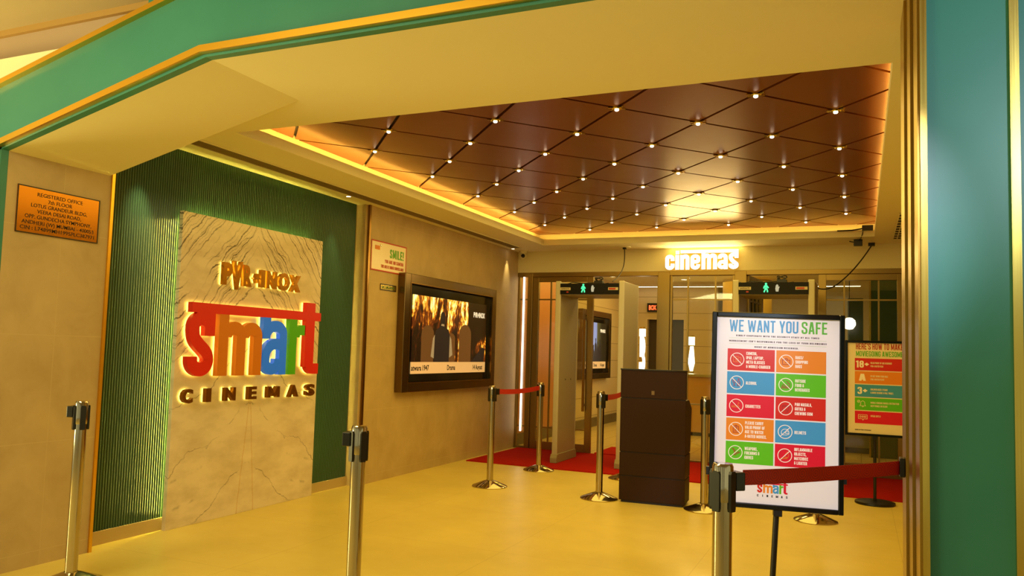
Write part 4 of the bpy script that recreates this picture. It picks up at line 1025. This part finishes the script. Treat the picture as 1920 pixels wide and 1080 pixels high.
block(MB(), 'SHARE IN YOUR EXPERIENCE', .085, -.845, .010, width=.14, z0=0, z1=.001, M=Mp).done('small_print', INK, sheet)

# ------------------------------------------------------------------ brown podium
t = thing('podium', 'dark brown security podium of stacked blocks with a glass top before the doors', 'podium', (-1.690, 7.262, 0), R(3.5))
side = lambda d: Matrix(((0, 0, 1, 0), (1, 0, 0, 0), (0, 1, 0, 0), (0, 0, 0, 1)))
HWp = .29
b = MB(); b.box(-HWp+.02, .01, 0, HWp-.02, .24, .02); b.done('plinth', M_DARK, t)
def blk(prof, nm, m=M_PODIUM): return MB().prism(prof, -HWp, HWp, side(0)).done(nm, m, t, bevel=.003)
blk([(0, .02), (.30, .02), (.31, .232), (0, .232)], 'base_block')
blk([(0, .240), (.315, .240), (.335, .442), (0, .442)], 'lower_block')
blk([(0, .450), (.34, .450), (.42, .84), (.22, .925), (0, .925)], 'middle_block')
blk([(0, .933), (.06, .933), (.06, 1.178), (0, 1.178)], 'upper_panel')
MB().box(-HWp-.004, -.006, 1.178, HWp+.012, .10, 1.192).done('top', M_PODTOP, t, bevel=.002)
b = MB(); b.box(-.012, -.0015, .965, .014, 0, 1.0); b.done('emblem', mat('pale_emblem', (120, 96, 60), .4), t)
b = MB(); 
for z in (.236, .446, .929): b.box(-HWp+.006, .008, z-.005, HWp-.006, .05, z+.005)
b.done('groove', M_DARK, t)

# ------------------------------------------------------------------ walk-through metal detectors
def detector(x0, x1, y0, label):
    t = thing('metal_detector', label, 'metal detector', ((x0+x1)/2, y0, 0), 0, 'walk-through metal detectors')
    hw = (x1-x0)/2; dp = .68; H = 2.165; cw = .058
    for s_ in (-1, 1):
        xi, xo = s_*(hw-cw), s_*hw; a, c_ = min(xi, xo), max(xi, xo)
        p = MB().box(a, .02, .012, c_, dp-.02, H).done('side_panel', M_SILVER, t, bevel=.006)
        b = MB()
        for yy in (0, dp-.03): b.box(a-.004, yy, .012, c_+.004, yy+.03, H+.005)
        b.done('edge_profile', M_SILVER2, p, bevel=.01)
        b = MB(); b.prism([(-.03, .0125), (dp+.03, .0125), (dp+.03, .07), (dp, .115), (0, .115), (-.03, .07)], a-.012, c_+.012, side(0)); b.done('foot', mat('grey_foot', (150, 138, 110), .5), p, bevel=.004)
        b = MB()
        for yy in (.25, .45): b.box(c_, yy, .98, c_+.003, yy+.015, 1.0)
        b.done('screw_cover', M_BLACK, p)
    c = MB().box(-hw+cw, .02, 2.005, hw-cw, dp-.02, 2.135).done('crossbar', M_SILVER, t, bevel=.005)
    f = MB().box(-hw+cw, -.006, 2.012, hw-cw, .02, 2.14).done('display_panel', mat('smoked_display', (14, 11, 8), .45, spec=.2), t)
    Mq = onBack(-.006) ; gx = -hw+cw+ (2*hw-2*cw)*.40
    b = MB()   # walking figure
    for pts in ([(0, .045), (-.02, .03), (-.028, .0)], [(0, .045), (.02, .025), (.03, .005)], [(0, .01), (-.018, -.03), (-.025, -.05)], [(0, .01), (.018, -.025), (.02, -.05)], [(0, .045), (0, .0)]): b.stroke([(gx+p[0]*.8, 2.073+p[1]*.8) for p in pts], .014, .0, .003, Mq)
    b.prism([(gx+.012*math.cos(k*PI/5), 2.073+.050+.012*math.sin(k*PI/5)) for k in range(10)], 0, .003, Mq); b.done('green_figure', E_GREEN, f)
    hx = gx+.115; b = MB(); b.prism([(hx-.014, 2.04), (hx+.012, 2.04), (hx+.017, 2.075), (hx+.024, 2.09), (hx+.018, 2.095), (hx+.012, 2.088), (hx+.010, 2.112), (hx+.004, 2.112), (hx+.002, 2.118), (hx-.005, 2.118), (hx-.007, 2.112), (hx-.013, 2.11), (hx-.016, 2.10), (hx-.020, 2.07)], 0, .003, Mq)
    b.done('hand_symbol', E_PALE, f)
    b = MB(); L = -hw+cw; b.box(L+.0, -.009, 2.06, L+.13, -.006, 2.092); b.box(hw-cw-.13, -.009, 2.06, hw-cw-.01, -.006, 2.092); b.done('name_strip', mat('pale_strip', (190, 176, 140), .4), f)
    MB().text('SAFEGATE', L+.065, 2.07, .013, width=.1, bold=.02, z0=.003, z1=.004, align='C', M=Mq).done('lettering', INK, f)
    b = MB(); b.box(hw-cw-.122, -.010, 2.066, hw-cw-.04, -.009, 2.086); b.box(L+.08, -.010, 2.03, L+.105, -.006, 2.045); b.done('red_mark', mat('strip_red', (170, 50, 24), .4), f)
    # adapter and leads resting on top
    b = MB(); cx_ = .0+.05; b.tube([(-hw+.1, .1, 2.14), (-.25, .12, 2.165), (-.1, .1, 2.15), (.02, .12, 2.16), (.1, .15, 2.14), (.2, .1, 2.15)], .006)
    for k in range(4): b.tube([(.08+.05*math.cos(q*PI/6+k), .12+.03*math.sin(q*PI/6), 2.15+.02*k+.01*math.sin(q)) for q in range(12)], .006)
    b.box(.03, .08, 2.135, .13, .16, 2.18); b.done('coiled_lead', M_BLACK, t)
    return t
detector(-3.335, -2.498, 9.2, 'left walk-through metal detector standing on the red carpet')
detector(-1.275, -.446, 9.2, 'right walk-through metal detector behind the safety poster')

# ------------------------------------------------------------------ camera, cables and adapters under the ceiling
t = thing('security_camera', 'small white dome camera with a black eye in the ceiling corner left of the doors', 'camera', (-4.20, 10.25, ZC))
MB().lathe([(0, 0), (.055, 0), (.055, -.02), (.045, -.035), (0, -.036)], 24).done('mount', M_PLASTER, t, True)
MB().lathe([(0, -.03), (.03, -.035), (.045, -.06), (.04, -.09), (.02, -.108), (0, -.112)], 24).done('dome', M_PLASTER, t, True)
Me = Matrix.Translation((.012, -.03, -.075)) @ Matrix.Rotation(R(72), 4, 'X')
MB().lathe([(.026, 0), (.026, .02), (.018, .03), (0, .032)], 18, Me).done('lens', M_BLACKGLOSS, t, True)
def sag(p, q, s_, k=14, sx=0):
    return [(p[0]+(q[0]-p[0])*i/k+sx*math.sin(PI*i/k), p[1]+(q[1]-p[1])*i/k, p[2]+(q[2]-p[2])*i/k-s_*4*(i/k)*(1-i/k)) for i in range(k+1)]
t = thing('power_lead', 'black lead dropping from the ceiling to the top of the left detector', 'cable', (-2.745, 10.1, ZC))
MB().box(-.02, -.02, -.03, .02, .02, 0).done('plug', M_BLACK, t); MB().tube(sag((0, 0, -.03), (.03, -.62, -.50), .05, sx=.05), .006).done('cord', M_BLACK, t)
b = MB(); b.lathe([(0, 0), (.08, 0), (.08, -.008), (0, -.008)], 20); b.done('rosette', M_PLASTER, t)
t = thing('power_lead', 'black lead sagging from the ceiling at right to the right detector', 'cable', (.11, 10.28, ZC))
MB().box(-.035, -.03, -.035, .035, .03, 0).done('plug', M_BLACK, t)
MB().tube(sag((0, 0, -.03), (-.30, -.45, -.47), .03)+sag((-.30, -.45, -.47), (-.535, -.68, -.58), .04)[1:], .007).done('cord', M_BLACK, t)
t = thing('power_adapter', 'black adapter box hanging under the ceiling by a lead from the cove corner', 'adapter', (-.03, 9.95, ZC))
MB().box(-.045, -.03, -.075, .045, .03, -.005).done('case', M_BLACK, t, bevel=.004); MB().tube([(-.045, 0, -.03), (-.09, 0, -.02)], .006).done('pin', M_BLACK, t)
MB().tube([(-.01, 0, -.012), (.02, -.1, -.012), (.03, -.19, -.012), (.045, -.206, .03), (.05, -.206, .06)], .005).done('cord', M_BLACK, t)
t = thing('junction_box', 'black junction box with leads on the ceiling cove edge at the right corner', 'box', (.06, 9.66, ZC+.076))
MB().box(-.05, -.03, -.02, .06, .04, .035).done('case', M_BLACK, t, bevel=.004); MB().tube([(-.05, 0, 0), (-.15, .03, -.01), (-.3, .04, -.01)], .008).done('cord', M_BLACK, t)
